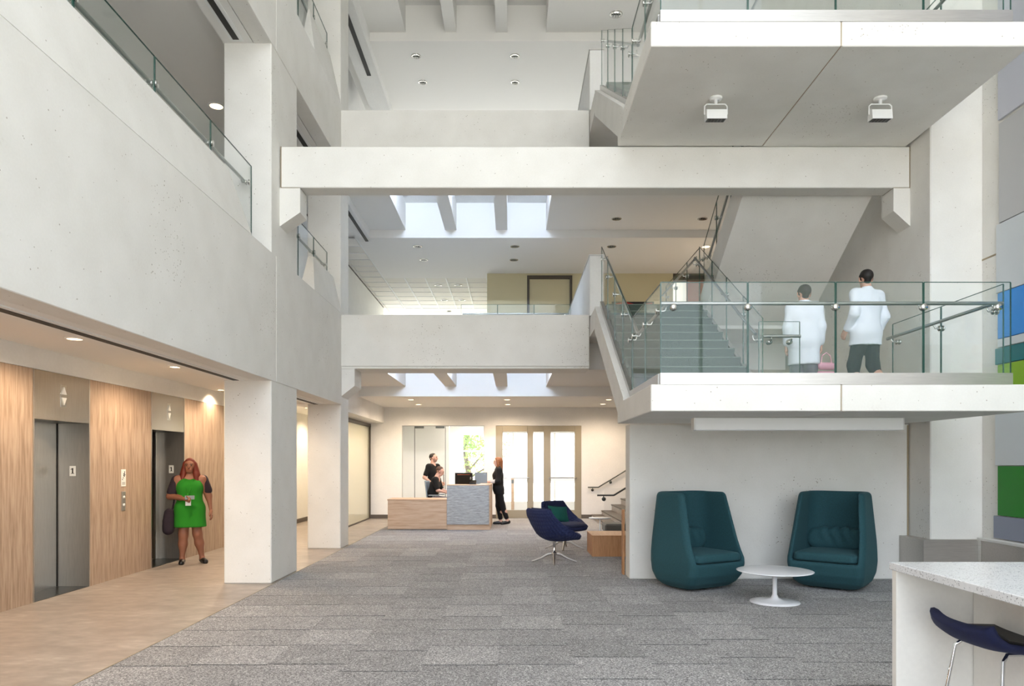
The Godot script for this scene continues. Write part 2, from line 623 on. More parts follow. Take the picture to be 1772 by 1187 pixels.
	for p in [["panel_lilac", Color(0.77, 0.775, 0.81)], ["panel_grey", Color(0.74, 0.74, 0.74)], ["panel_pale", Color(0.81, 0.83, 0.84)], ["panel_blue", Color(0.18, 0.56, 0.88)], ["panel_teal", Color(0.0, 0.43, 0.45)], ["panel_lime", Color(0.52, 0.7, 0.05)], ["panel_green", Color(0.07, 0.5, 0.05)], ["panel_slate", Color(0.55, 0.57, 0.63)]]:
		mat(p[0], p[1], 0.45)
	mat("orange_panel", Color(0.72, 0.36, 0.2), 0.6)
	mat("leaf", Color(0.42, 0.55, 0.2), 0.7)
	M.leaf.backlight_enabled = true
	M.leaf.backlight = Color(0.5, 0.6, 0.3)
	mat("bark", Color(0.36, 0.3, 0.24), 0.9)
	mat("pavement", Color(0.84, 0.83, 0.8), 0.9)
	lamp_mat("lamp_warm", Color(1.0, 0.86, 0.66), 5.0)
	lamp_mat("lamp_panel", Color(1.0, 0.97, 0.92), 2.0)
	lamp_mat("lamp_cool", Color(0.86, 0.92, 1.0), 3.0)
	M.skin = mat("skin", Color(1, 1, 1), 0.55)
	M.skin.vertex_color_use_as_albedo = true
	for p in [["black_cloth", Color(0.035, 0.034, 0.037)], ["khaki_cloth", Color(0.62, 0.52, 0.4)], ["white_coat", Color(0.9, 0.92, 0.95)], ["dark_trousers", Color(0.09, 0.1, 0.13)], ["green_dress", Color(0.12, 0.5, 0.09)], ["plum_cloth", Color(0.16, 0.12, 0.16)], ["pale_cloth", Color(0.8, 0.78, 0.76)], ["pink_bag", Color(0.85, 0.62, 0.68)], ["grey_trousers", Color(0.42, 0.41, 0.43)]]:
		mat(p[0], p[1], 0.9)
	for p in [["hair_dark", Color(0.09, 0.06, 0.045)], ["hair_brown", Color(0.19, 0.12, 0.08)], ["hair_ginger", Color(0.52, 0.31, 0.16)], ["hair_auburn", Color(0.4, 0.13, 0.05)], ["hair_grey_brown", Color(0.3, 0.2, 0.15)]]:
		mat(p[0], p[1], 0.6)
	mat("shoe", Color(0.04, 0.035, 0.035), 0.4)
	mat("badge_white", Color(0.92, 0.92, 0.92), 0.5)

# ------------------------------------------------------------------ the building
func slab_slots(called: String, label: String, y_joist: float, y_cross: float, y_top: float, x_right: float) -> Node3D:
	# ceiling of three deep slots between joists, closed by a cross beam
	var c := setting(called, label, "ceiling")
	var xs := [-3.7, -2.556, -1.611, -1.333, -0.389, -0.111, 0.82, x_right]
	for k in [0, 2, 4, 6]:
		B("joist" if k in [2, 4] else "soffit_block", xs[k], xs[k + 1], y_joist, y_top, 14.38, 17.5, M.ceiling_paint, c)
	B("cross_beam", -3.7, x_right, y_cross, y_top, 17.5, 17.85, M.ceiling_paint, c)
	B("slot_top", -3.75, x_right, y_top, y_top + 0.12, 14.3, 17.9, M.plaster, c)
	return c

func hexz(st: SurfaceTool, sec: Array, dlo0: float, dlo1: float, dhi0: float, dhi1: float) -> void:
	# sec: four (x, y) points, the first two low and the last two high
	hexa(st, [V(sec[0].x, sec[0].y, dlo0), V(sec[1].x, sec[1].y, dlo0), V(sec[1].x, sec[1].y, dlo1), V(sec[0].x, sec[0].y, dlo1),
		V(sec[3].x, sec[3].y, dhi0), V(sec[2].x, sec[2].y, dhi0), V(sec[2].x, sec[2].y, dhi1), V(sec[3].x, sec[3].y, dhi1)])

func parapet(called: String, label: String, y0: float, y1: float, y2: float) -> void:
	var p := setting(called, label, "parapet")
	B("panel", -3.42, -3.18, y0, y1, -2.6, 9.815, M.concrete, p, 0.006)
	B("panel", -3.42, -3.18, y0, y1, 9.83, 13.59, M.concrete, p, 0.006)
	B("joint", -3.42, -3.186, y0 + 0.01, y1 - 0.01, 9.815, 9.83, M.joint, p)
	var xt := -3.18 - 0.15 * (y2 - y1) / 0.67
	for r in [[-2.6, 8.9, -2.6, 8.55], [11.73, 13.59, 12.2, 13.59]]:
		var st := S()
		hexz(st, [Vector2(-3.181, y1), Vector2(-3.42, y1), Vector2(-3.42, y2), Vector2(xt, y2)], r[0], r[1], r[2], r[3])
		obj("sloped_coping", st, M.concrete, p)
	# the soffit band behind the parapet with its air slot
	B("soffit_band", -3.82, -3.43, y0 + 0.004, y0 + 0.5, -2.6, 13.59, M.ceiling_paint, p)
	B("air_slot_frame", -3.7, -3.53, y0 - 0.006, y0 + 0.004, -2.6, 9.6, M.white_paint, p)
	B("air_slot", -3.66, -3.58, y0 - 0.01, y0 + 0.003, -2.55, 9.55, M.grille, p)
	B("air_slot_frame", -3.7, -3.53, y0 - 0.006, y0 + 0.004, 10.85, 13.5, M.white_paint, p)
	B("air_slot", -3.66, -3.58, y0 - 0.01, y0 + 0.003, 10.9, 13.45, M.grille, p)

func column(called: String, label: String, x0: float, x1: float, d0: float, d1: float, corbels: Array) -> void:
	var c := setting(called, label, "column")
	B("shaft", x0, x1, 0.0, 13.2, d0, d1, M.concrete, c, 0.012)
	for k in corbels:
		var st := S()
		prism(st, PackedVector2Array(k[0]), XY, k[1], k[2])
		obj("corbel", st, M.concrete, c)

func structure_build() -> void:
	# floors
	var fl := setting("floor_stone", "tan mottled stone floor along the lifts", "floor")
	B("slab", -7.0, -3.17, -0.3, 0.0, -2.7, 21.0, M.stone_floor, fl)
	B("metal_strip", -3.172, -3.16, -0.05, 0.002, -2.7, 21.0, M.bronze, fl)
	var cf := setting("floor_carpet", "grey carpet tile floor of the atrium", "floor")
	B("slab", -3.16, 6.6, -0.3, -0.008, -2.7, 21.0, M.seam_shade_backing, cf)
	# carpet tiles: columns 0.61 m wide, each column shifted; the nearest 300 are single tiles
	var tiles := []
	for cx in 16:
		var shift := rng.randf_range(0.0, 0.61)
		for k in range(-2, 37):
			var d := -0.6 + k * 0.61 + shift
			if d > 20.9 or d < 0.2:
				continue
			tiles.append([-3.158 + cx * 0.61, d, minf(d + 0.6065, 20.98)])
	tiles.sort_custom(func(a, b): return a[1] < b[1])
	var unit := S()
	box(unit, Vector3(0, -0.0015, -0.595), Vector3(0.609, 0, 0))
	unit.generate_normals()
	var unit_mesh := unit.commit()
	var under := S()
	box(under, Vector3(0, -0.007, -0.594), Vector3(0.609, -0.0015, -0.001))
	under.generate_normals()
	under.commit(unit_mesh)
	var rest := {}
	var count := 0
	for t in tiles:
		var half: float = 886.0 * t[1] / 1260.0
		var tone: int = [0, 1, 2, 0, 1, 3, 4, 2][rng.randi_range(0, 7)]
		var seen: bool = t[1] > 4.6 and t[0] < half and t[0] + 0.61 > -half and (t[0] < 5.4)
		if count < 300 and seen and t[0] + 0.61 < 6.1 and t[2] - t[1] > 0.6:
			var o := mi("carpet_tile", unit_mesh, null, cf)
			o.set_surface_override_material(0, M["carpet_%d" % tone])
			o.set_surface_override_material(1, M.seam_shade_backing)
			o.position = V(t[0], rng.randf_range(-0.0012, 0.0), t[1])
			count += 1
		else:
			if not rest.has(tone):
				rest[tone] = S()
			box(rest[tone], Vector3(t[0], -0.007, -t[2]), Vector3(minf(t[0] + 0.609, 6.14), 0, -t[1]))
	for k in rest:
		obj("carpet_field", rest[k], M["carpet_%d" % k], cf).set_meta("kind", "stuff")

	# left: lift wall, lobby ceiling, upper floors
	var wl := setting("wall_left", "wood-clad lift wall with white band above", "wall")
	var e1 := [8.33, 9.45]
	var e2 := [11.06, 12.18]
	for r in [[-2.7, 3.2, 0], [3.2, 5.8, 1], [5.8, e1[0], 0], [e1[1], e2[0], 0], [e2[1], 14.0, 1]]:
		B("wood_panel", -5.6, -5.48, 0.0, 2.68, r[0] + 0.004, r[1] - 0.004, M.wood_wall if r[2] == 0 else M.wood_wall_second, wl)
	B("wall_band", -5.75, -5.478, 2.684, 3.2, -2.7, 14.05, M.plaster, wl)
	B("corridor_wall", -5.9, -5.7, 0.0, 3.2, 14.0, 21.2, M.plaster, wl)
	B("wall_return", -5.75, -5.48, 0.0, 2.68, 14.0, 14.06, M.wood_wall_second, wl)
	B("corridor_baseboard", -5.7, -5.685, 0.0, 0.11, 14.06, 21.0, M.base_strip, wl)
	B("shaft_wall", -7.0, -6.9, 0.0, 13.2, -2.7, 27.0, M.plaster, wl)
	B("shaft_wall", -6.9, -5.6, 0.0, 2.68, 7.9, 8.1, M.plaster, wl)
	B("shaft_wall", -6.9, -5.6, 0.0, 2.68, 12.6, 12.8, M.plaster, wl)
	var lc := setting("ceiling_lobby", "white plaster ceiling over the lift lobby", "ceiling")
	B("plasterboard", -6.9, -3.8, 2.93, 3.2, -2.7, 21.0, M.ceiling_paint, lc)
	B("upper_floor", -6.9, -3.42, 3.9, 4.31, -2.7, 27.0, M.carpet_0, lc)
	B("end_wall", -6.95, -3.44, 0.0, 13.2, -2.88, -2.7, M.plaster, lc)  # unseen wall, added to keep daylight off the upper corridor ceiling
	B("upper_wall", -6.6, -6.4, 4.31, 7.4, -2.7, 19.0, M.plaster, lc)
	B("upper_ceiling", -6.9, -3.82, 7.3, 7.5, -2.7, 14.0, M.ceiling_paint, lc)
	B("top_floor", -6.9, -3.42, 7.7, 8.1, -2.7, 27.0, M.plaster, lc)
	B("top_wall", -6.6, -6.4, 8.1, 13.2, -2.7, 19.0, M.plaster, lc)
	parapet("parapet_wall", "long pale concrete parapet between first and second storeys", 2.69, 4.39, 5.06)
	parapet("parapet_wall", "upper pale concrete parapet below the third storey", 7.16, 8.25, 9.2)
	column("column", "concrete column beside the second lift", -3.82, -3.19, 9.65, 10.8, [[[Vector2(-3.19, 5.38), Vector2(-2.91, 5.38), Vector2(-2.91, 5.04), Vector2(-3.19, 4.85)], 10.0, 10.32]])
	column("column", "concrete column at the corner of the reception hall", -3.82, -3.2, 13.6, 14.25, [[[Vector2(-3.2, 3.36), Vector2(-2.94, 3.36), Vector2(-2.94, 3.04), Vector2(-3.2, 2.836)], 13.6, 14.2]])
	column("column", "concrete column behind the counter, on a steel-clad base", 5.47, 6.16, 9.52, 10.6, [[[Vector2(5.47, 5.38), Vector2(5.24, 5.38), Vector2(5.24, 5.06), Vector2(5.47, 4.85)], 10.0, 10.32]])

	# beams
	var b := setting("beam", "wide concrete beam carrying the upper stair landing", "beam")
	B("beam_body", -3.175, 5.465, 5.38, 5.945, 10.0, 10.3, M.concrete, b, 0.01)
	B("joint", -3.178, -3.168, 5.38, 5.945, 9.997, 10.01, M.joint, b)
	B("joint", 5.457, 5.467, 5.38, 5.945, 9.997, 10.01, M.joint, b)
	B("joint", -3.178, -2.91, 5.374, 5.38, 9.997, 10.3, M.joint, b)
	B("joint", 5.24, 5.467, 5.374, 5.38, 9.997, 10.3, M.joint, b)
	b = setting("beam", "concrete edge beam above the reception hall", "beam")
	B("beam_body", -3.19, 1.44, 3.4, 4.36, 13.56, 14.3, M.concrete, b, 0.008)
	B("beam_lip", -3.19, 1.44, 3.36, 3.398, 13.58, 14.3, M.concrete, b)
	b = setting("beam", "concrete edge beam of the third storey", "beam")
	B("beam_body", -3.19, 1.44, 7.16, 8.17, 13.56, 14.3, M.concrete, b, 0.008)

	# ceilings behind the beams, storey by storey
	slab_slots("ceiling_reception", "white ceiling with three lit slots above the reception", 3.44, 3.2, 4.05, 5.4)
	slab_slots("ceiling_gallery", "white ceiling with three lit slots on the second storey", 7.2, 7.01, 7.85, 5.45)
	slab_slots("ceiling_top", "cream ceiling with three unlit slots on the third storey", 11.95, 11.74, 12.6, 5.45)
	var rc := setting("ceiling_hall", "flat white plaster ceiling over the reception desk", "ceiling")
	B("plasterboard", -4.3, 5.5, 3.2, 3.35, 17.85, 21.0, M.ceiling_paint, rc)
	B("side_bulkhead", -4.3, -3.69, 2.75, 4.0, 14.26, 21.0, M.plaster, rc)
	B("upper_floor", -7.0, 5.5, 4.17, 4.31, 14.3, 27.0, M.plaster, rc)
	var gc := setting("ceiling_offices", "suspended tile ceiling and plaster ceiling on the second storey", "ceiling")
	B("plasterboard", -3.78, 5.45, 7.01, 7.2, 17.85, 21.3, M.ceiling_paint, gc)
	B("slot_bulkhead", -3.78, -3.42, 7.01, 7.85, 14.3, 17.85, M.plaster, gc)
	B("air_slot", -3.57, -3.5, 6.995, 7.01, 14.35, 17.75, M.grille, gc)
	B("tile_backing", -6.9, -3.79, 7.06, 7.2, 14.3, 27.0, M.ceiling_paint, gc)
	B("tile_backing", -3.79, -0.6, 7.06, 7.2, 21.31, 27.0, M.ceiling_paint, gc)
	var tile := S()
	cbox(tile, Vector3(0.006, 0.0, 0.006), Vector3(0.594, 0.03, 0.594), 0.008)
	tile.generate_normals()
	var tile_mesh := tile.commit()
	for i in 5:
		for j in 9:
			mi("ceiling_tile", tile_mesh, M.tile_board, gc).position = V(-3.75 + i * 0.604, 7.018 + rng.randf_range(-0.002, 0.003), 21.3 + 0.604 * (j + 1))
	for i in 2:
		for j in 15:
			mi("ceiling_tile", tile_mesh, M.tile_board, gc).position = V(-4.99 + i * 0.604, 7.018 + rng.randf_range(-0.002, 0.003), 17.6 + 0.604 * (j + 1))
	var bars := S()
	for i in 6:
		var x := -3.755 + i * 0.604
		box(bars, V(x - 0.012, 7.005, 27.0), V(x + 0.012, 7.03, 21.3 if i > 0 else 17.6))
	for j in 10:
		box(bars, V(-3.75, 7.008, 21.3 + j * 0.604 + 0.012), V(-0.6, 7.03, 21.3 + j * 0.604 - 0.008))
	for j in 16:
		box(bars, V(-4.99, 7.008, 17.6 + j * 0.604 + 0.012), V(-3.75, 7.03, 17.6 + j * 0.604 - 0.008))
	obj("grid_bars", bars, M.white_paint, gc)
	var tc := setting("ceiling_roof", "white roof slab over the atrium", "roof")
	B("plasterboard", -4.2, 5.5, 11.74, 11.9, 17.85, 24.2, M.ceiling_paint, tc)
	B("side_bulkhead", -3.95, -3.42, 11.5, 12.6, 14.3, 21.0, M.plaster, tc)
	B("air_slot", -3.7, -3.6, 11.485, 11.5, 14.35, 18.6, M.grille, tc)
	B("roof_slab", -7.0, 6.7, 13.2, 13.5, 11.5, 27.2, M.plaster, tc)
	B("roof_slab", -7.0, 6.7, 13.2, 13.5, -2.9, 11.5, M.plaster, tc)
	B("top_floor", -7.0, 5.5, 7.98, 8.1, 14.3, 27.0, M.plaster, tc)
	# the glazed end of the atrium, behind the photographer
	var wf := setting("window_1", "glazed curtain wall at the open end of the atrium", "window")
	for k in 8:
		B("mullion", -7.0 + k * 1.94, -6.94 + k * 1.94, 0.0, 13.2, -2.85, -2.7, M.white_paint, wf)
	for k in 5:
		B("transom", -7.0, 6.6, 0.0 + k * 3.28, 0.07 + k * 3.28, -2.84, -2.71, M.white_paint, wf)

	# right: wall with coloured panels, steel base
	var wr := setting("wall_right", "pale wall with coloured panels beside the counter", "wall")
	B("wall_body", 6.15, 6.6, 0.0, 13.2, -2.7, 9.6, M.concrete, wr)
	B("joint", 6.144, 6.15, 4.24, 4.26, 9.0, 9.52, M.joint, wr)
	for p in [["panel_lilac", 5.91, 9.4, 9.17], ["panel_grey", 4.61, 5.86, 9.15], ["panel_pale", 3.74, 4.6, 9.2], ["panel_blue", 3.16, 3.73, 9.17], ["panel_pale", 3.05, 3.15, 9.17], ["panel_teal", 2.84, 3.04, 9.22], ["panel_lime", 2.35, 2.83, 9.17], ["panel_pale", 1.57, 2.34, 9.22], ["panel_green", 0.94, 1.56, 9.17], ["panel_slate", 0.65, 0.93, 9.25]]:
		for k in 3:
			B("coloured_panel", 6.115, 6.149, p[1], p[2], p[3] - 1.25 * (k + 1) + 0.006, p[3] - 1.25 * k, M[p[0]], wr, 0.003)
	var sb := setting("trim_1", "brushed steel cladding round the column base", "trim")
	B("front_sheet", 5.33, 6.1, 0.0, 0.595, 9.43, 9.45, M.steel, sb)
	B("side_sheet", 5.33, 5.35, 0.0, 0.595, 9.452, 10.02, M.steel, sb)
	B("top_sheet", 5.33, 6.1, 0.595, 0.605, 9.43, 10.02, M.steel, sb)
	B("wall_sheet", 6.04, 6.06, 0.0, 0.6, -2.6, 9.428, M.steel, sb)
	B("ledge", 6.02, 6.15, 0.6, 0.635, -2.6, 9.428, M.concrete, sb, 0.004)
	B("corner_strip", 6.03, 6.07, 0.0, 0.6, 9.36, 9.428, M.steel_bright, sb)

	# concrete wall behind the lounge seats, stair side wall
	var wc := setting("wall_lounge", "concrete wall behind the two teal lounge chairs", "wall")
	B("wall_body", 1.62, 5.465, 0.0, 2.135, 10.03, 10.39, M.concrete, wc, 0.008)
	B("wall_joint", 5.44, 5.462, 0.02, 2.12, 10.022, 10.03, M.joint, wc)
	var ws := setting("wall_stair", "plain side wall of the stairwell", "wall")
	B("wall_body", 5.5, 5.7, 0.0, 13.2, 10.6, 27.0, M.concrete, ws)

	# back wall of the reception hall
	var wb := setting("wall_back", "white rear wall of the reception hall", "wall")
	B("wall_piece", -4.3, -3.18, 0.0, 3.2, 21.0, 21.2, M.plaster, wb)
	B("wall_piece", -0.8, -0.467, 0.0, 3.2, 21.0, 21.2, M.plaster, wb)
	B("wall_piece", 2.0, 5.5, 0.0, 3.2, 21.0, 21.2, M.plaster, wb)
	B("wall_piece", -3.18, -0.8, 2.68, 3.2, 21.0, 21.2, M.plaster, wb)
	B("wall_piece", -0.467, 2.0, 2.68, 3.2, 21.0, 21.2, M.plaster, wb)
	B("wall_piece", -7.0, -4.3, 0.0, 3.2, 21.0, 21.2, M.plaster, wb)
	var bb := setting("baseboard_back", "dark skirting along the rear wall", "baseboard")
	B("strip", -4.1, -3.18, 0.0, 0.11, 20.985, 21.0, M.base_strip, bb)
	B("strip", -0.8, -0.467, 0.0, 0.11, 20.985, 21.0, M.base_strip, bb)
	B("strip", 2.0, 2.3, 0.0, 0.11, 20.985, 21.0, M.base_strip, bb)
	# glass partition beside the column
	var gp := setting("window_2", "frosted glass partition along the corridor", "window")
	B("pane", -4.108, -4.096, 0.03, 2.63, 14.9, 20.86, M.glass_frosted, gp)
	B("head_rail", -4.15, -4.05, 2.63, 2.72, 14.9, 20.9, M.dark_bronze, gp)
	B("floor_rail", -4.13, -4.07, 0.0, 0.03, 14.9, 20.9, M.dark_bronze, gp)
	B("end_post", -4.14, -4.06, 0.03, 2.63, 20.86, 20.93, M.dark_bronze, gp)
	# glass front of the office
	var go := setting("window_3", "clear glass office front behind the reception desk", "window")
	var gx := [-3.18, -2.82, -1.93, -0.8]
	for k in 3:
		B("pane", gx[k] + 0.012, gx[k + 1] - 0.004, 0.01, 2.66, 21.08, 21.092, M.glass_pane, go)
	B("frame", -3.18, -3.165, 0.0, 2.68, 21.05, 21.12, M.steel, go)
	B("frame", -0.815, -0.8, 0.0, 2.68, 21.05, 21.12, M.steel, go)
	B("frame", -3.165, -0.815, 2.662, 2.68, 21.05, 21.12, M.steel, go)
	for k in [-2.82, -1.93]:
		B("joint", k - 0.005, k + 0.011, 0.01, 2.66, 21.078, 21.094, M.steel_dark, go)
	for k in [-2.68, -2.08]:
		B("door_patch", k - 0.13, k + 0.13, 2.6, 2.665, 21.06, 21.11, M.steel_dark, go)
	B("door_pull", -1.98, -1.96, 0.85, 1.3, 21.02, 21.04, M.steel_bright, go)
	# office room behind
	var wo := setting("wall_office", "pale office walls behind the glass front", "wall")
	B("side_wall", -3.6, -3.4, 0.0, 3.2, 21.2, 26.0, M.plaster, wo)
	B("side_wall", -0.62, -0.52, 0.0, 3.2, 21.2, 26.0, M.plaster, wo)
	B("inner_wall", -3.4, -1.95, 0.0, 3.0, 22.6, 22.75, M.plaster, wo)
	B("rear_wall", -3.4, -0.62, 0.0, 0.9, 26.0, 26.2, M.plaster, wo)
	B("rear_wall", -3.4, -0.62, 2.6, 3.2, 26.0, 26.2, M.plaster, wo)
	B("rear_wall", -3.4, -1.75, 0.9, 2.6, 26.0, 26.2, M.plaster, wo)
	B("window_bar", -1.75, -0.62, 2.0, 2.05, 26.02, 26.1, M.white_paint, wo)
	B("office_floor", -3.6, 2.3, -0.3, 0.0, 21.0, 26.2, M.carpet_3, wo)
	B("office_ceiling", -3.6, 2.3, 2.95, 3.2, 21.2, 26.2, M.ceiling_paint, wo)
	# glazed double door
	var dr := setting("door_1", "bronze-framed glazed double door with push bars", "door")
	for r in [[-0.467, -0.267, 0], [0.44, 0.616, 0], [0.916, 1.117, 0], [1.81, 2.0, 0]]:
		B("stile", r[0], r[1], 0.0, 2.67, 20.99, 21.14, M.bronze, dr, 0.006)
	B("head", -0.267, 1.81, 2.5, 2.67, 20.995, 21.14, M.bronze, dr)
	for r in [[-0.267, 0.44], [1.117, 1.81]]:
		B("bottom_rail", r[0], r[1], 0.01, 0.24, 21.02, 21.08, M.bronze, dr)
		B("pane", r[0], r[1], 0.24, 2.5, 21.04, 21.052, M.glass_pane, dr)
		var st := S()
		tube(st, [V(r[0] - 0.06, 1.17, 20.95), V(r[1] + 0.06, 1.17, 20.95)], 0.017, 8)
		for x in [r[0] - 0.03, r[1] + 0.03]:
			tube(st, [V(x, 1.17, 20.95), V(x, 1.17, 21.0)], 0.014, 8)
		obj("push_bar", st, M.steel_bright, dr)
		B("door_closer", r[0] + 0.12 if r[0] > 0.0 else r[1] - 0.22, r[0] + 0.5 if r[0] > 0.0 else r[1], 2.5, 2.56, 20.95, 20.995, M.bronze, dr)
	B("side_pane", 0.616, 0.916, 0.06, 2.5, 21.04, 21.052, M.glass_pane, dr)
	B("side_sill", 0.616, 0.916, 0.0, 0.06, 21.0, 21.1, M.bronze, dr)
	# vestibule beyond the doors
	var wv := setting("wall_vestibule", "bright vestibule walls beyond the glazed door", "wall")
	B("side_wall", 2.3, 2.45, 0.0, 3.2, 21.2, 24.6, M.plaster, wv)
	B("lintel", -0.5, 2.3, 2.6, 3.0, 24.5, 24.65, M.plaster, wv)
	for x in [-0.5, 0.0, 0.62, 1.4, 2.22]:
		B("outer_frame", x, x + 0.08, 0.0, 2.6, 24.5, 24.6, M.white_paint, wv)
	B("outer_rail", -0.42, 2.22, 1.0, 1.06, 24.52, 24.58, M.white_paint, wv)
	B("outer_sill", -0.42, 2.22, 0.0, 0.3, 24.5, 24.6, M.plaster, wv)
	var og := setting("ground_outside", "paved ground outside the building", "ground")
	B("paving", -40.0, 40.0, -0.5, -0.31, 27.4, 70.0, M.pavement, og)
	B("paving", -40.0, 40.0, -0.5, -0.31, -45.0, -3.0, M.pavement, og)

	# second storey, seen between the beams
	var w2 := setting("wall_gallery", "tan rear wall of the second-storey gallery", "wall")
	B("wall_piece", -0.71, 0.43, 4.31, 7.01, 20.8, 21.0, M.tan_paint, w2)
	B("wall_piece", 1.72, 4.6, 4.31, 7.01, 20.8, 21.0, M.tan_paint, w2)
	B("wall_piece", 0.43, 1.72, 6.95, 7.01, 20.8, 21.0, M.tan_paint, w2)
	B("wall_side", -0.71, -0.6, 4.31, 7.05, 21.0, 27.0, M.tan_paint, w2)
	B("side_wall", -4.6, -4.47, 4.31, 7.0, 14.9, 25.3, M.plaster, w2)
	B("side_wall_cap", -4.61, -4.46, 6.985, 7.02, 14.9, 25.3, M.dark_bronze, w2)
	B("outer_wall", -7.0, -0.6, 4.31, 4.5, 27.0, 27.2, M.plaster, w2)
	B("outer_wall", -7.0, -0.6, 6.9, 7.98, 27.0, 27.2, M.plaster, w2)
	for k in 5:
		B("mullion", -6.9 + k * 1.5, -6.82 + k * 1.5, 4.5, 6.9, 27.02, 27.15, M.white_paint, w2)
	B("lobby_header", 4.6, 5.5, 6.82, 7.01, 20.8, 21.0, M.dark_bronze, w2)
	B("lobby_panel", 5.02, 5.5, 4.31, 6.82, 20.9, 21.0, M.orange_panel, w2)
	B("outer_wall", 4.6, 5.5, 4.31, 5.2, 22.4, 22.5, M.plaster, w2)
	var d2 := setting("door_2", "tan door with dark frame on the second-storey gallery", "door")
	B("leaf", 0.5, 1.65, 4.33, 6.86, 20.86, 20.92, M.tan_paint, d2)
	for r in [[0.43, 0.5, 4.31, 6.95], [1.65, 1.72, 4.31, 6.95], [0.5, 1.65, 6.86, 6.95]]:
		B("frame", r[0], r[1], r[2], r[3], 20.77, 20.95, M.dark_bronze, d2)
	B("lever_handle", 1.5, 1.6, 5.3, 5.33, 20.82, 20.86, M.steel_bright, d2)
	var w3 := setting("wall_upper", "pale rear wall of the third storey with an added window band", "wall")
	B("wall_piece", -4.2, 5.5, 8.1, 8.7, 24.0, 24.2, M.plaster, w3)
	B("wall_piece", -4.2, 5.5, 11.3, 11.74, 24.0, 24.2, M.plaster, w3)
	for k in 7:  # window band added in the unseen wall to brighten the ceilings
		B("mullion", -4.2 + k * 1.6, -4.1 + k * 1.6, 8.7, 11.3, 24.05, 24.15, M.white_paint, w3)
	B("side_wall", -4.6, -4.47, 8.1, 12.6, 14.9, 24.0, M.plaster, w3)
	for y in [4.31, 8.1]:
		var w := setting("partition_wall", "white solid guard wall on the %s storey beside the stair" % ("second" if y < 5.0 else "third"), "wall")
		B("wall_body", 1.43, 1.68, y, y + 1.1, 13.4, 18.5, M.plaster, w, 0.004)
		B("coping", 1.42, 1.69, y + 1.1, y + 1.125, 13.39, 18.5, M.steel, w)

# ------------------------------------------------------------------ stairs, landings, glass guards
func bracket(st: SurfaceTool, at: Vector3, side: Vector3) -> void:
	# disc on the glass and a bent arm to the rail
	var b := Basis(Quaternion(Vector3.UP, side.normalized()))
	lathe(st, [Vector2(0.0, -0.03), Vector2(0.034, -0.03), Vector2(0.036, -0.026), Vector2(0.036, -0.016), Vector2(0.0, -0.016)], at, 16, b)
	lathe(st, [Vector2(0.0, 0.016), Vector2(0.034, 0.016), Vector2(0.034, 0.026), Vector2(0.0, 0.028)], at, 16, b)
	tube(st, [at - side * 0.02, at + side * 0.02], 0.01, 8)
	tube(st, [at + side * 0.02, at + side * 0.07, at + side * 0.085 + Vector3.UP * 0.03, at + side * 0.085 + Vector3.UP * 0.06], 0.009, 8)

func guard(called: String, label: String, p0: Vector3, p1: Vector3, y_low: float, h: float, n: int, inner: Vector3, group := "") -> Node3D:
	# glass panes between p0 and p1 (points on the foot line); y_low lifts the foot, h is the height of the pane
	var t := thing(called, label, "railing", p0, 0.0, group)
	var dir := p1 - p0
	var flat := Vector3(dir.x, 0, dir.z).normalized()
	var side := inner * 0.006
	for k in n:
		var a := dir * (float(k) / n) + flat * 0.006
		var b := dir * (float(k + 1) / n) - flat * 0.006
		var lo := Vector3.UP * y_low
		var hi := Vector3.UP * h
		var st := S()
		hexa(st, [a + lo - side, b + lo - side, b + lo + side, a + lo + side, a + hi - side, b + hi - side, b + hi + side, a + hi + side])
		var pane := obj("pane", st, M.glass, t)
		var e := S()
		hexa(e, [a + hi - side, b + hi - side, b + hi + side, a + hi + side, a + hi - side + Vector3.UP * 0.006, b + hi - side + Vector3.UP * 0.006, b + hi + side + Vector3.UP * 0.006, a + hi + side + Vector3.UP * 0.006])
		for q in [a, b]:
			var w := flat * 0.004
			hexa(e, [q + lo - side - w, q + lo - side + w, q + lo + side + w, q + lo + side - w, q + hi - side - w, q + hi - side + w, q + hi + side + w, q + hi + side - w])
		obj("edge", e, M.glass_edge, pane)
	var off := inner * 0.085
	var rail := S()
	var rh := Vector3.UP * (h - 0.2)
	tube(rail, [flat * 0.03 + off + rh, dir * 0.5 + off + rh, dir - flat * 0.03 + off + rh], 0.021, 12)
	obj("handrail", rail, M.rail_steel, t)
	for k in n + 1:
		var br := S()
		var at := dir * (float(k) / n)
		if k == 0:
			at += flat * 0.14
		elif k == n:
			at -= flat * 0.14
		bracket(br, at + rh + Vector3.DOWN * 0.06, inner)
		obj("rail_bracket", br, M.steel_bright, t)
	var shoe := S()
	var s2 := inner * 0.03
	var l0 := Vector3.UP * 0.0
	var l1 := Vector3.UP * 0.12
	hexa(shoe, [l0 - s2, dir + l0 - s2, dir + l0 + s2, l0 + s2, l1 - s2, dir + l1 - s2, dir + l1 + s2, l1 + s2])
	obj("steel_shoe", shoe, M.steel_shoe, t)
	return t

func landing(called: String, label: String, y0: float, y1: float) -> void:
	var t := setting(called, label, "landing")
	var xj := 3.44
	B("slab_panel", 1.45, xj - 0.005, y0, y1, 7.6, 10.0, M.concrete, t, 0.008)
	B("slab_panel", xj + 0.005, 5.42, y0, y1, 7.6, 10.28, M.concrete, t, 0.008)
	B("joint", xj - 0.005, xj + 0.005, y0 + 0.006, y1 - 0.006, 7.606, 10.0, M.joint, t)
	B("landing_carpet", 1.62, 5.2, y1, y1 + 0.008, 7.68, 10.0, M.stair_carpet, t)

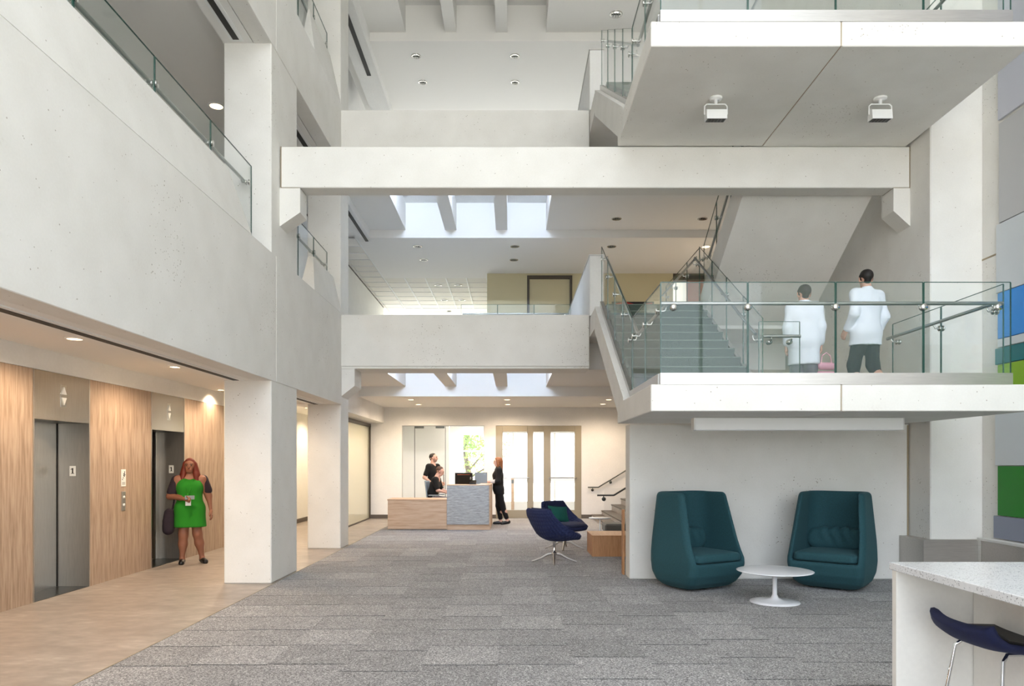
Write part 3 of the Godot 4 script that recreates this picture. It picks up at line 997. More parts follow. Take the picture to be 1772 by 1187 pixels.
func flight(called: String, label: String, x0: float, x1: float, d0: float, y0: float, d1: float, y1: float, n: int, top: float, below: float) -> Node3D:
	# n risers from (d0, y0) to (d1, y1)
	var t := thing(called, label, "staircase", V((x0 + x1) / 2.0, y0, d0))
	var cx := (x0 + x1) / 2.0
	var rise := (y1 - y0) / n
	var run := (d1 - d0) / n
	for k in n:
		var st := S()
		var da := run * k
		var db := run * (k + 1)
		var yb := rise * k - 0.1
		if run < 0.0:
			yb = minf(maxf(yb, y1 - y0 - 0.22 if da < d1 - d0 + 0.75 else yb), rise * (k + 1) - 0.02)
		cbox(st, Vector3(x0 - cx + 0.16, yb, -maxf(da, db)), Vector3(x1 - cx - 0.1, rise * (k + 1), -minf(da, db) + (0.02 if run > 0.0 else 0.0)), 0.008)
		var step := obj("step", st, M.stair_carpet, t)
		if run > 0.0:
			var no := S()
			cbox(no, Vector3(x0 - cx + 0.16, rise * (k + 1) - 0.014, -da + 0.005), Vector3(x1 - cx - 0.1, rise * (k + 1) + 0.002, -da + 0.03), 0.003)
			obj("nosing", no, M.stair_nosing, step)
	var dd := d1 - d0
	var dy := y1 - y0
	# outline of the flight in (depth, height), underside kept clear of the landings
	var up := d1 > d0
	var outline := PackedVector2Array()
	if up:
		outline = PackedVector2Array([Vector2(0, top), Vector2(dd, dy + top), Vector2(dd, dy - below), Vector2((below - 0.26) * dd / dy, -0.26), Vector2(0, -0.26)])
	else:
		var dk := dd + 0.72
		outline = PackedVector2Array([Vector2(0, top), Vector2(dd, dy + top), Vector2(dd, dy - 0.24), Vector2(dk, dy - 0.24), Vector2(dk, dy * dk / dd - below), Vector2(0, -below)])
	for r in [[x0 - cx, x0 - cx + 0.18], [x1 - cx - 0.12, x1 - cx]]:
		var st := S()
		prism(st, outline, DY, r[0], r[1])
		obj("stringer", st, M.concrete, t)
	outline[0].y = -0.1
	outline[1].y = dy - 0.1
	if not up:
		var dk := dd + 0.72
		outline = PackedVector2Array([Vector2(0, -0.1), Vector2(dk, dy * dk / dd - 0.1), Vector2(dk, dy * dk / dd - below), Vector2(0, -below)])
	var so := S()
	prism(so, outline, DY, x0 - cx + 0.18, x1 - cx - 0.12)
	obj("soffit", so, M.concrete, t)
	return t

func stairs_build() -> void:
	landing("landing_slab", "lower concrete stair landing above the teal lounge chairs", 2.14, 2.42)
	landing("landing_slab", "upper concrete stair landing carrying two spotlights", 5.95, 6.21)
	var fs := setting("floor_slab", "second-storey floor slab at the head of the stair", "floor")
	B("slab", 1.45, 5.49, 3.95, 4.31, 12.76, 14.3, M.concrete, fs)
	var f3 := setting("floor_slab", "third-storey floor slab at the head of the stair", "floor")
	B("slab", 1.45, 5.49, 7.74, 8.1, 12.76, 14.3, M.concrete, f3)
	flight("stair_flight", "carpeted stair flight rising from the lower landing", 1.45, 3.36, 9.5, 2.42, 12.75, 4.31, 11, 0.03, 0.42)
	flight("stair_flight", "stair flight with broad concrete underside below the upper landing", 3.3, 5.15, 12.75, 4.31, 9.6, 6.21, 11, 0.22, 0.3)
	flight("stair_flight", "stair flight rising from the upper landing to the third storey", 1.45, 3.36, 9.5, 6.21, 12.75, 8.1, 11, 0.03, 0.42)
	for r in [[2.42, "lower"], [6.21, "upper"]]:
		var y: float = r[0]
		guard("glass_guard", "glass guard along the front of the %s landing" % r[1], V(1.55, y, 7.63), V(5.23, y, 7.63), 0.11, 1.07, 4, Vector3(0, 0, -1))
		guard("glass_guard", "short glass guard on the open side of the %s landing" % r[1], V(1.57, y, 7.68), V(1.57, y, 9.5), 0.11, 1.07, 2, Vector3(1, 0, 0))
		guard("glass_guard", "glass guard on the column side of the %s landing" % r[1], V(5.2, y, 7.7), V(5.2, y, 9.95), 0.11, 1.07, 2, Vector3(-1, 0, 0))
		guard("glass_guard", "sloping glass guard on the outer edge of the flight from the %s landing" % r[1], V(1.57, y, 9.52), V(1.57, y + 1.89, 12.75), 0.1, 1.07, 4, Vector3(1, 0, 0))
		guard("glass_guard", "sloping glass guard on the inner edge of the flight from the %s landing" % r[1], V(3.28, y, 9.52), V(3.28, y + 1.89, 12.75), 0.1, 1.07, 4, Vector3(-1, 0, 0))
	guard("glass_guard", "sloping glass guard on the flight below the upper landing", V(3.36, 4.31 + 0.2, 12.75), V(3.36, 6.21 + 0.2, 9.6), 0.0, 0.9, 4, Vector3(1, 0, 0))
	guard("glass_guard", "level glass guard at the head of the lower flight", V(3.3, 4.31, 12.8), V(3.3, 4.31, 15.6), 0.1, 1.07, 3, Vector3(-1, 0, 0))
	guard("glass_guard", "level glass guard across the second-storey gallery", V(-1.22, 4.31, 17.4), V(1.4, 4.31, 17.4), 0.1, 1.07, 3, Vector3(0, 0, -1))
	guard("glass_guard", "short glass guard at the turn of the stair on the lower landing", V(3.18, 2.42, 9.4), V(3.72, 2.42, 9.4), 0.1, 1.0, 1, Vector3(0, 0, 1))
	# glass on the left parapets
	guard("glass_guard", "glass guard on the long concrete parapet above the lifts", V(-3.45, 4.45, 0.5), V(-3.45, 4.45, 9.64), 0.0, 1.07, 7, Vector3(-1, 0, 0))
	guard("glass_guard", "glass guard on the parapet between the two concrete columns", V(-3.45, 4.45, 10.82), V(-3.45, 4.45, 13.58), 0.0, 1.07, 3, Vector3(-1, 0, 0))
	guard("glass_guard", "glass guard on the third-storey parapet between the columns", V(-3.45, 8.3, 10.82), V(-3.45, 8.3, 13.58), 0.0, 1.3, 3, Vector3(-1, 0, 0))
	# entrance steps at the back right
	var st := thing("entrance_steps", "low stone steps by the rear wall", "steps", V(2.31, 0, 15.8))
	for k in 6:
		var y1: float = [0.12, 0.237, 0.41, 0.583, 0.75, 0.92][k]
		var x: float = [0.0, 0.28, 0.56, 0.83, 1.1, 1.38][k]
		B("step", x, 3.1, 0.0 if k == 0 else [0.12, 0.237, 0.41, 0.583, 0.75][k - 1], y1 - 0.03, 0.0, 5.17, M.stone_floor, st)
		B("nosing", x - 0.02, 3.1, y1 - 0.03, y1, 0.0, 5.17, M.base_strip, st)
	for r in [[20.92, "handrail on the rear wall above the stone steps", 2.18, 2.48], [15.74, "free handrail on the near side of the stone steps", 1.84, 2.2]]:
		var h := thing("handrail", r[1], "handrail", V(r[2], 0, r[0]))
		var s := S()
		var run: float = r[3] - r[2]
		tube(s, [Vector3(0, 0.9, 0), Vector3(run, 0.9, 0), Vector3(run + 1.6, 0.9 + 0.98, 0)], 0.02, 10)
		obj("rail", s, M.steel_dark, h)
		for k in 2:
			var bs := S()
			var bx: float = [0.14, run + 0.36][k]
			var by: float = [0.9, 0.9 + 0.22][k]
			if r[0] > 20.0:
				tube(bs, [Vector3(bx, by, 0), Vector3(bx, by - 0.06, 0), Vector3(bx, by - 0.08, -0.08)], 0.009, 8)
				lathe(bs, [Vector2(0, 0), Vector2(0.04, 0), Vector2(0.04, 0.012), Vector2(0, 0.014)], Vector3(bx, by - 0.08, -0.08), 14, Basis(Vector3.RIGHT, PI / 2))
			else:
				tube(bs, [Vector3(bx, by, 0), Vector3(bx, by - 0.08, 0)], 0.012, 8)
				lathe(bs, [Vector2(0, 0), Vector2(0.045, 0), Vector2(0.045, 0.03), Vector2(0, 0.032)], Vector3(bx, by - 0.08, 0.02), 14, Basis(Vector3.RIGHT, PI / 2))
			obj("bracket", bs, M.steel_dark, h)
	var gs := thing("glass_screen", "clear glass screen carrying the free handrail of the steps", "screen", V(2.0, 0, 15.77))
	B("pane", 0.0, 2.6, 0.02, 1.05, 0.0, 0.012, M.glass_pane, gs)
	B("foot_rail", 0.0, 2.6, 0.0, 0.02, -0.02, 0.03, M.steel_dark, gs)

# ------------------------------------------------------------------ lights and fittings
func spot(parent: Node3D, at: Vector3, energy: float, color: Color, angle := 55.0, soft := 0.05) -> void:
	var l := SpotLight3D.new()
	l.name = "lamp_light"
	parent.add_child(l)
	l.position = at
	l.rotation.x = -PI / 2
	l.light_color = color
	l.light_energy = energy
	l.light_size = soft
	l.spot_angle = angle
	l.spot_angle_attenuation = 0.6
	l.spot_range = 30.0
	l.spot_attenuation = 2.0
	l.shadow_enabled = true

func downlight(label: String, group: String, spots: Array, lit: bool, r := 0.085) -> Array:
	var all := []
	for s in spots:
		var t := thing("downlight", label, "downlight", s, 0.0, group)
		var ring := S()
		lathe(ring, [Vector2(r * 0.86, -0.004), Vector2(r * 0.9, -0.014), Vector2(r * 1.12, -0.01), Vector2(r * 1.15, 0.0)], Vector3.ZERO, 24)
		obj("trim_ring", ring, M.white_paint if lit else M.reflector, t)
		var cone := S()
		lathe(cone, [Vector2(0.0, -0.002), Vector2(r * 0.35, -0.003), Vector2(r * 0.88, -0.011)], Vector3.ZERO, 24)
		obj("lamp_disc" if lit else "reflector", cone, M.lamp_warm if lit else M.reflector, t)
		if not lit:
			var fin := S()
			box(fin, Vector3(-r * 0.8, -0.02, -0.003), Vector3(r * 0.8, -0.003, 0.003))
			box(fin, Vector3(-0.003, -0.02, -r * 0.8), Vector3(0.003, -0.003, r * 0.8))
			box(fin, Vector3(-r * 0.5, -0.02, -r * 0.6), Vector3(-r * 0.44, -0.003, r * 0.6))
			box(fin, Vector3(r * 0.44, -0.02, -r * 0.6), Vector3(r * 0.5, -0.003, r * 0.6))
			obj("louvre", fin, M.steel_dark, t)
		all.append(t)
	return all

func fittings_build() -> void:
	var warm := Color(1.0, 0.9, 0.78)
	var lobby := downlight("lit round downlight in the lift lobby ceiling", "lift lobby downlights", [V(-4.65, 2.93, 3.2), V(-4.65, 2.93, 5.5), V(-4.66, 2.93, 7.76), V(-4.63, 2.93, 10.03), V(-4.65, 2.93, 12.3), V(-4.8, 2.93, 14.9), V(-4.9, 2.93, 17.5), V(-4.9, 2.93, 19.8)], true)
	for t in lobby:
		spot(t, Vector3(0, -0.03, 0), LOBBY, warm, 80.0)
	# wall washers close to the lift wall
	var wash := downlight("lit round downlight close to the wood lift wall", "wall washers at the lifts", [V(-5.28, 2.93, 13.2)], true, 0.06)
	for t in wash:
		spot(t, Vector3(0, -0.03, 0), LOBBY * 0.5, warm, 70.0)
	var hall := downlight("lit round downlight in the reception ceiling", "reception downlights", [V(-2.54, 3.2, 18.3), V(-2.55, 3.2, 19.85), V(-0.12, 3.2, 18.3), V(-0.11, 3.2, 19.85), V(2.43, 3.2, 18.3), V(2.46, 3.2, 19.7)], true, 0.08)
	for t in hall:
		spot(t, Vector3(0, -0.03, 0), HALL, warm, 84.0)
	downlight("unlit chrome downlight in the flat second-storey ceiling", "second-storey downlights", [V(-2.36, 7.01, 18.2), V(0.07, 7.01, 18.2), V(2.49, 7.01, 18.2), V(-2.35, 7.01, 19.4), V(0.05, 7.01, 19.4)], false, 0.1)
	downlight("unlit chrome downlight in the low ceiling beside the slots, second storey", "second-storey slot downlights", [V(2.4, 7.2, 16.7), V(4.37, 7.2, 16.7)], false, 0.1)
	var st := downlight("lit downlight above the second-storey stair head", "stair head downlight", [V(4.85, 7.01, 18.2)], true, 0.1)
	spot(st[0], Vector3(0, -0.03, 0), GALLERY, warm, 62.0)
	downlight("unlit chrome downlight in the third-storey ceiling", "third-storey downlights", [V(-2.39, 11.74, 18.15), V(0.07, 11.74, 18.15), V(-2.38, 11.74, 19.4), V(0.08, 11.74, 19.4)], false, 0.105)
	downlight("unlit chrome downlight in the low third-storey ceiling beside the slots", "third-storey slot downlights", [V(2.4, 11.95, 16.8)], false, 0.13)
	downlight("small downlight set in a second-storey ceiling tile", "tile ceiling downlights", [V(-2.25, 7.015, 22.2), V(-1.64, 7.015, 22.2), V(-2.25, 7.015, 24.2), V(-1.66, 7.015, 24.2), V(-2.25, 7.015, 26.0)], false, 0.1)
	var up := downlight("lit downlight in the corridor ceiling behind the long glass parapet", "corridor downlights", [V(-4.72, 7.3, 11.62)], true, 0.11)
	for t in up:
		spot(t, Vector3(0, -0.03, 0), GALLERY * 0.5, warm, 62.0)
	# cool light bars hidden in the ceiling slots
	var xs := [[-2.556, -1.611], [-1.333, -0.389], [-0.111, 0.82]]
	for y in [3.92, 7.7]:
		for r in xs:
			var cx: float = (r[0] + r[1]) / 2.0
			var t := thing("slot_light_bar", "slim light bar inside a ceiling slot of the %s storey" % ("first" if y < 5.0 else "second"), "light", V(cx, y, 14.5), 0.0, "slot light bars %s storey" % ("first" if y < 5.0 else "second"))
			var s := S()
			cbox(s, Vector3(-0.43, -0.04, -0.03), Vector3(0.43, 0.04, 0.06), 0.008)
			obj("housing", s, M.white_paint, t)
			var e := S()
			box(e, Vector3(-0.41, -0.03, -0.036), Vector3(0.41, 0.03, -0.03))
			obj("lamp_strip", e, M.lamp_cool, t)
			var a := AreaLight3D.new()
			a.name = "strip_light"
			t.add_child(a)
			a.position = Vector3(0, 0, -0.045)
			a.rotation.x = -0.1
			a.area_size = Vector2(0.8, 0.06)
			a.area_range = 30.0
			a.area_attenuation = 2.0
			a.light_color = Color(0.82, 0.89, 1.0)
			a.light_energy = SLOT
			a.shadow_enabled = true
	for r in [[V(-1.3, 2.95, 22.6), "white ceiling light panel in the office behind the glass front"], [V(-1.3, 2.95, 24.6), "white ceiling light panel near the office window"], [V(0.9, 2.95, 22.6), "added ceiling light panel brightening the vestibule"]]:  # the vestibule panel is an added lamp that brightens the room
		var t := thing("ceiling_light_panel", r[1], "light", r[0])
		B("frame", -0.31, 0.31, -0.02, 0.0, -0.31, 0.31, M.white_paint, t)
		B("lamp_diffuser", -0.29, 0.29, -0.024, -0.0201, -0.29, 0.29, M.lamp_panel, t)
		var a := AreaLight3D.new()
		a.name = "panel_light"
		t.add_child(a)
		a.position = Vector3(0, -0.03, 0)
		a.rotation.x = -PI / 2
		a.area_size = Vector2(0.58, 0.58)
		a.area_range = 30.0
		a.area_attenuation = 2.0
		a.light_color = Color(1.0, 0.97, 0.92)
		a.light_energy = PANEL
		a.shadow_enabled = true
	# adjustable floodlights below the upper landing
	for x in [2.43, 4.39]:
		var t := thing("floodlight", "cream adjustable spotlight under the upper landing, nearer the %s" % ("open stair side" if x < 3.0 else "concrete column"), "spotlight", V(x, 5.95, 8.68), 0.0, "landing spotlights")
		var s := S()
		lathe(s, [Vector2(0, 0), Vector2(0.075, 0.0), Vector2(0.075, -0.018), Vector2(0.06, -0.026), Vector2(0.02, -0.03), Vector2(0.02, -0.075), Vector2(0, -0.075)], Vector3.ZERO, 24)
		obj("canopy", s, M.white_paint, t)
		s = S()
		tube(s, [Vector3(-0.135, -0.2, 0), Vector3(-0.135, -0.1, 0), Vector3(-0.11, -0.075, 0), Vector3(0.11, -0.075, 0), Vector3(0.135, -0.1, 0), Vector3(0.135, -0.2, 0)], 0.008, 8)
		obj("yoke", s, M.white_paint, t)
		var head := S()
		prism(head, PackedVector2Array([Vector2(-0.06, -0.02), Vector2(-0.045, 0.035), Vector2(0.0, 0.055), Vector2(0.045, 0.035), Vector2(0.065, -0.075), Vector2(-0.06, -0.075)]), func(p, k): return Vector3(k, p.y, p.x), -0.12, 0.12)
		var h := obj("lamp_housing", head, M.white_paint, t)
		h.position = Vector3(0, -0.19, 0.0)
		h.rotation.x = 0.08
		var fr := S()
		for k in 6:
			box(fr, Vector3(-0.1 + k * 0.04 - 0.002, -0.082, -0.045), Vector3(-0.1 + k * 0.04 + 0.002, -0.0755, 0.05))
		obj("louvre", fr, M.chrome, h)
		var gl := S()
		box(gl, Vector3(-0.108, -0.0785, -0.05), Vector3(0.108, -0.0752, 0.055))
		obj("lens", gl, M.black_plastic, h)
	var t := thing("linear_light", "long white linear light box under the lower landing", "light", V(3.4, 2.14, 8.62))
	B("body", -1.235, 1.235, -0.147, -0.004, -0.005, 0.14, M.white_paint, t, 0.004)
	B("end_cap", -1.245, -1.236, -0.147, -0.004, -0.005, 0.14, M.sign_white, t)
	B("end_cap", 1.236, 1.245, -0.147, -0.004, -0.005, 0.14, M.sign_white, t)
	B("diffuser", -1.22, 1.22, -0.152, -0.1475, 0.01, 0.125, M.table_white, t)

func text_mesh(s: String, size: float, depth := 0.002, font_name := "Droid Sans") -> TextMesh:
	var f := SystemFont.new()
	f.font_names = PackedStringArray([font_name])
	f.font_weight = 700
	var m := TextMesh.new()
	m.text = s
	m.font = f
	m.font_size = 64
	m.pixel_size = size / 64.0
	m.depth = depth
	return m

func lift(d0: float, d1: float, label: String, is_open: bool) -> void:
	var t := thing("lift", label, "elevator", V(-5.48, 0, (d0 + d1) / 2.0))
	var h := (d1 - d0) / 2.0
	B("transom", -0.05, 0.003, 2.11, 2.678, -h + 0.02, h - 0.02, M.steel_door, t)
	var jf := B("jamb", -0.46, 0.004, 0.0, 2.678, h - 0.018, h + 0.002, M.steel_jamb, t)
	B("jamb", -0.46, 0.004, 0.0, 2.678, -h - 0.002, -h + 0.018, M.steel_jamb, t)
	B("header", -0.46, -0.05, 2.11, 2.2, -h + 0.02, h - 0.02, M.steel_dark, t)
	B("sill", -0.46, 0.0, -0.01, 0.004, -h + 0.02, h - 0.02, M.steel_dark, t)
	if is_open:
		B("door_leaf", -0.45, -0.41, 0.004, 2.11, h - 0.13, h - 0.02, M.steel_door, t)
		B("door_edge", -0.449, -0.405, 0.004, 2.11, h - 0.15, h - 0.132, M.steel_bright, t)
		B("cabin_wall", -1.3, -1.27, 0.0, 2.3, -h, h, M.steel_jamb, t)
		B("cabin_side", -1.3, -0.47, 0.0, 2.3, h + 0.0, h + 0.02, M.steel_dark, t)
		B("cabin_floor", -1.3, -0.47, -0.01, 0.003, -h, h, M.steel_jamb, t)
		B("cabin_roof", -1.3, -0.47, 2.2, 2.25, -h, h, M.steel_jamb, t)
	else:
		B("door_gap", -0.42, -0.405, 0.0, 2.11, h - 0.034, h - 0.0185, M.dark_gap, t)
		B("door_leaf", -0.45, -0.41, 0.004, 2.11, -h + 0.02, -0.003, M.steel_door, t)
		B("door_leaf", -0.45, -0.41, 0.004, 2.11, 0.003, h - 0.02, M.steel_door, t)
	# floor number on the jamb that faces the lobby
	var pl := S()
	cbox(pl, Vector3(-0.25, 1.43, -h + 0.018), Vector3(-0.17, 1.56, -h + 0.022), 0.001)
	var plate := obj("number_plate", pl, M.sign_white, t)
	var num := mi("number", text_mesh("1", 0.1, 0.002, "Droid Serif"), M.ink, plate)
	num.position = Vector3(-0.21, 1.495, -h + 0.0235)
	# arrows of the hall lantern
	var ar := B("lantern_plate", 0.003, 0.006, 2.28, 2.55, -0.055, 0.055, M.steel_bright, t)
	for s in [1.0, -1.0]:
		var st := S()
		var y: float = 2.415 + s * 0.02
		prism(st, PackedVector2Array([Vector2(-0.045, y), Vector2(0.045, y), Vector2(0.0, y + s * 0.09)]), func(p, k): return Vector3(k, p.y, p.x), 0.006, 0.018)
		obj("lantern_arrow", st, M.sign_white, ar)

func lobby_build() -> void:
	lift(8.33, 9.45, "closed stainless lift with floor number on its jamb", false)
	lift(11.06, 12.18, "lift with its door open behind the person in green", true)
	var t := thing("call_panel", "steel lift call panel with two round buttons", "switch panel", V(-5.478, 0.93, 10.26))
	B("plate", 0.0, 0.008, 0.0, 0.27, -0.05, 0.05, M.steel, t, 0.002)
	for y in [0.19, 0.08]:
		var s := S()
		lathe(s, [Vector2(0, 0.014), Vector2(0.012, 0.014), Vector2(0.018, 0.011), Vector2(0.018, 0.0)], Vector3(0.007, y, 0), 18, Basis(Vector3.BACK, -PI / 2))
		obj("button", s, M.sign_white, t)
	t = thing("stair_sign", "white fire stair sign above the lift call panel", "sign", V(-5.478, 1.27, 10.26))
	B("plate", 0.0, 0.006, 0.0, 0.24, -0.06, 0.06, M.sign_white, t, 0.001)
	var st := S()
	# pictogram: steps, a running figure
	for k in 4:
		box(st, Vector3(0.006, 0.09 + k * 0.022, 0.04 - k * 0.022 - 0.022), Vector3(0.0075, 0.098 + k * 0.022, 0.04 - k * 0.022))
		box(st, Vector3(0.006, 0.09 + k * 0.022, 0.04 - k * 0.022 - 0.006), Vector3(0.0075, 0.112 + k * 0.022, 0.04 - k * 0.022))
	lathe(st, [Vector2(0.0, 0.0), Vector2(0.009, 0.0), Vector2(0.009, 0.0015), Vector2(0, 0.0015)], Vector3(0.006, 0.205, -0.025), 14, Basis(Vector3.BACK, -PI / 2))
	for s in [[Vector2(0.195, -0.022), Vector2(0.165, -0.01)], [Vector2(0.165, -0.01), Vector2(0.15, 0.008)], [Vector2(0.165, -0.01), Vector2(0.14, -0.02)], [Vector2(0.188, -0.02), Vector2(0.172, 0.012)]]:
		tube(st, [Vector3(0.0068, s[0].x, s[0].y), Vector3(0.0068, s[1].x, s[1].y)], 0.004, 6)
	obj("pictogram", st, M.ink, t)
	var lines := S()
	for k in 3:
		box(lines, Vector3(0.006, 0.025 + k * 0.014, -0.04), Vector3(0.007, 0.03 + k * 0.014, 0.04))
	obj("lettering", lines, M.ink, t)

# ------------------------------------------------------------------ furniture
func smax(a: float, b: float, k: float) -> float:
	var h := clampf(0.5 + 0.5 * (a - b) / k, 0.0, 1.0)
	return lerpf(b, a, h) + k * h * (1.0 - h)

func rrect(x: float, z: float, hx: float, z0: float, z1: float, r: float) -> float:
	var qx := absf(x) - hx + r
	var qz := absf(z - (z0 + z1) / 2.0) - (z1 - z0) / 2.0 + r
	return Vector2(maxf(qx, 0), maxf(qz, 0)).length() + minf(maxf(qx, qz), 0.0) - r

func along(y: float, keys: Array) -> float:
	if y <= keys[0].x:
		return keys[0].y
	for i in keys.size() - 1:
		if y <= keys[i + 1].x:
			var t: float = (y - keys[i].x) / (keys[i + 1].x - keys[i].x)
			return lerpf(keys[i].y, keys[i + 1].y, t)
	return keys[-1].y

func pod_chair() -> Node3D:
	var t := thing("lounge_chair", "", "armchair", Vector3.ZERO, 0.0, "teal high-backed lounge chairs")
	var w := [Vector2(0.0, 0.27), Vector2(0.04, 0.36), Vector2(0.1, 0.415), Vector2(0.2, 0.45), Vector2(0.34, 0.465), Vector2(0.6, 0.455), Vector2(1.22, 0.40)]
	var back := [Vector2(0.0, -0.24), Vector2(0.04, -0.34), Vector2(0.1, -0.4), Vector2(0.22, -0.44), Vector2(0.45, -0.45), Vector2(1.22, -0.40)]
	var front := [Vector2(0.0, 0.16), Vector2(0.04, 0.28), Vector2(0.1, 0.36), Vector2(0.2, 0.425), Vector2(0.32, 0.455), Vector2(0.4, 0.45), Vector2(0.5, 0.4), Vector2(0.62, 0.35), Vector2(1.22, 0.19)]
	var f := func(p: Vector3) -> float:
		var hx := along(p.y, w)
		var zb := along(p.y, back)
		var zf := along(p.y, front)
		var o := rrect(p.x, p.z, hx, zb, zf, 0.1 if p.z > 0.0 else 0.2)
		o = smax(o, p.y - 1.23, 0.06)
		o = smax(o, 0.012 - p.y, 0.02)
		var c := rrect(p.x, p.z, hx - 0.07, zb + 0.08, 1.2, 0.22)
		c = smax(c, 0.36 - p.y, 0.03)
		return smax(o, -c, 0.03)
	var m := nets(call_field(f, Vector3(-0.52, -0.02, -0.5), Vector3(0.52, 1.26, 0.5), 0.0165))
	mi("shell", to_mesh(m), M.teal_cloth, t)
	var seat := func(p: Vector3) -> float:
		var s := rrect(p.x, p.z, 0.385, -0.36, 0.455, 0.1)
		var yt := 0.485 - 0.10 * maxf(0.0, absf(p.x) - 0.25) - 0.05 * maxf(0, p.z - 0.3)
		return smax(smax(s, p.y - yt, 0.05), 0.37 - p.y, 0.03)
	m = nets(call_field(seat, Vector3(-0.42, 0.34, -0.4), Vector3(0.42, 0.53, 0.5), 0.015))
	mi("seat_cushion", to_mesh(m), M.teal_cloth, t)
	var pillow := func(p: Vector3) -> float:
		var dent := 0.012 * sin(p.x * 46.0 + sin(p.y * 20.0) * 1.3) * clampf((p.y - 0.5) * 8.0, 0.0, 1.0) * clampf(1.0 - absf(p.x) * 3.0, 0.0, 1.0)
		var q := Vector3(absf(p.x) / 0.39, absf(p.y - 0.6) / 0.155, absf(p.z + 0.28 - p.x * p.x * 0.35) / 0.095)
		return (pow(pow(q.x, 4.0) + pow(q.y, 3.0) + pow(q.z, 2.5), 0.3) - 1.0) * 0.1 + dent
	m = nets(call_field(pillow, Vector3(-0.42, 0.42, -0.42), Vector3(0.42, 0.8, -0.06), 0.0145))
	mi("lumbar_pillow", to_mesh(m), M.teal_cloth, t)
	var gl := S()
	lathe(gl, [Vector2(0, 0.0), Vector2(0.2, 0.0), Vector2(0.2, 0.02), Vector2(0, 0.02)], Vector3(0, 0, -0.04), 24)
	obj("base_plate", gl, M.black_plastic, t)
	return t

func sheet(fn: Callable, nu: int, nv: int, thick: Callable) -> Dictionary:
	# closed sheet: fn(u, v) is the mid surface, thick(u, v) its half thickness
	var mid := []
	for j in nv + 1:
		var row := []
		for i in nu + 1:
			row.append(fn.call(-1.0 + 2.0 * i / nu, float(j) / nv))
		mid.append(row)
	var v := PackedVector3Array()
	var idx := PackedInt32Array()
	var uv := PackedVector2Array()
	var w := nu + 1
	for s in [1.0, -1.0]:
		for j in nv + 1:
			for i in w:
				var a: Vector3 = mid[j][mini(i + 1, nu)] - mid[j][maxi(i - 1, 0)]
				var b: Vector3 = mid[mini(j + 1, nv)][i] - mid[maxi(j - 1, 0)][i]
				var n := a.cross(b).normalized()
				v.append(mid[j][i] + n * s * thick.call(-1.0 + 2.0 * i / nu, float(j) / nv))
				uv.append(Vector2(float(i) / nu, float(j) / nv))
	var base := w * (nv + 1)
	for j in nv:
		for i in nu:
			var a := j * w + i
			idx.append_array([a, a + 1, a + w + 1, a, a + w + 1, a + w])
			a += base
			idx.append_array([a, a + w + 1, a + 1, a, a + w, a + w + 1])
	var rim := []
	for i in nu:
		rim.append([i, i + 1]); rim.append([nv * w + i + 1, nv * w + i])
	for j in nv:
		rim.append([(j + 1) * w, j * w]); rim.append([j * w + nu, (j + 1) * w + nu])
	for e in rim:
		idx.append_array([e[0], e[0] + base, e[1], e[1], e[0] + base, e[1] + base])
	return {"v": v, "i": idx, "uv": uv}

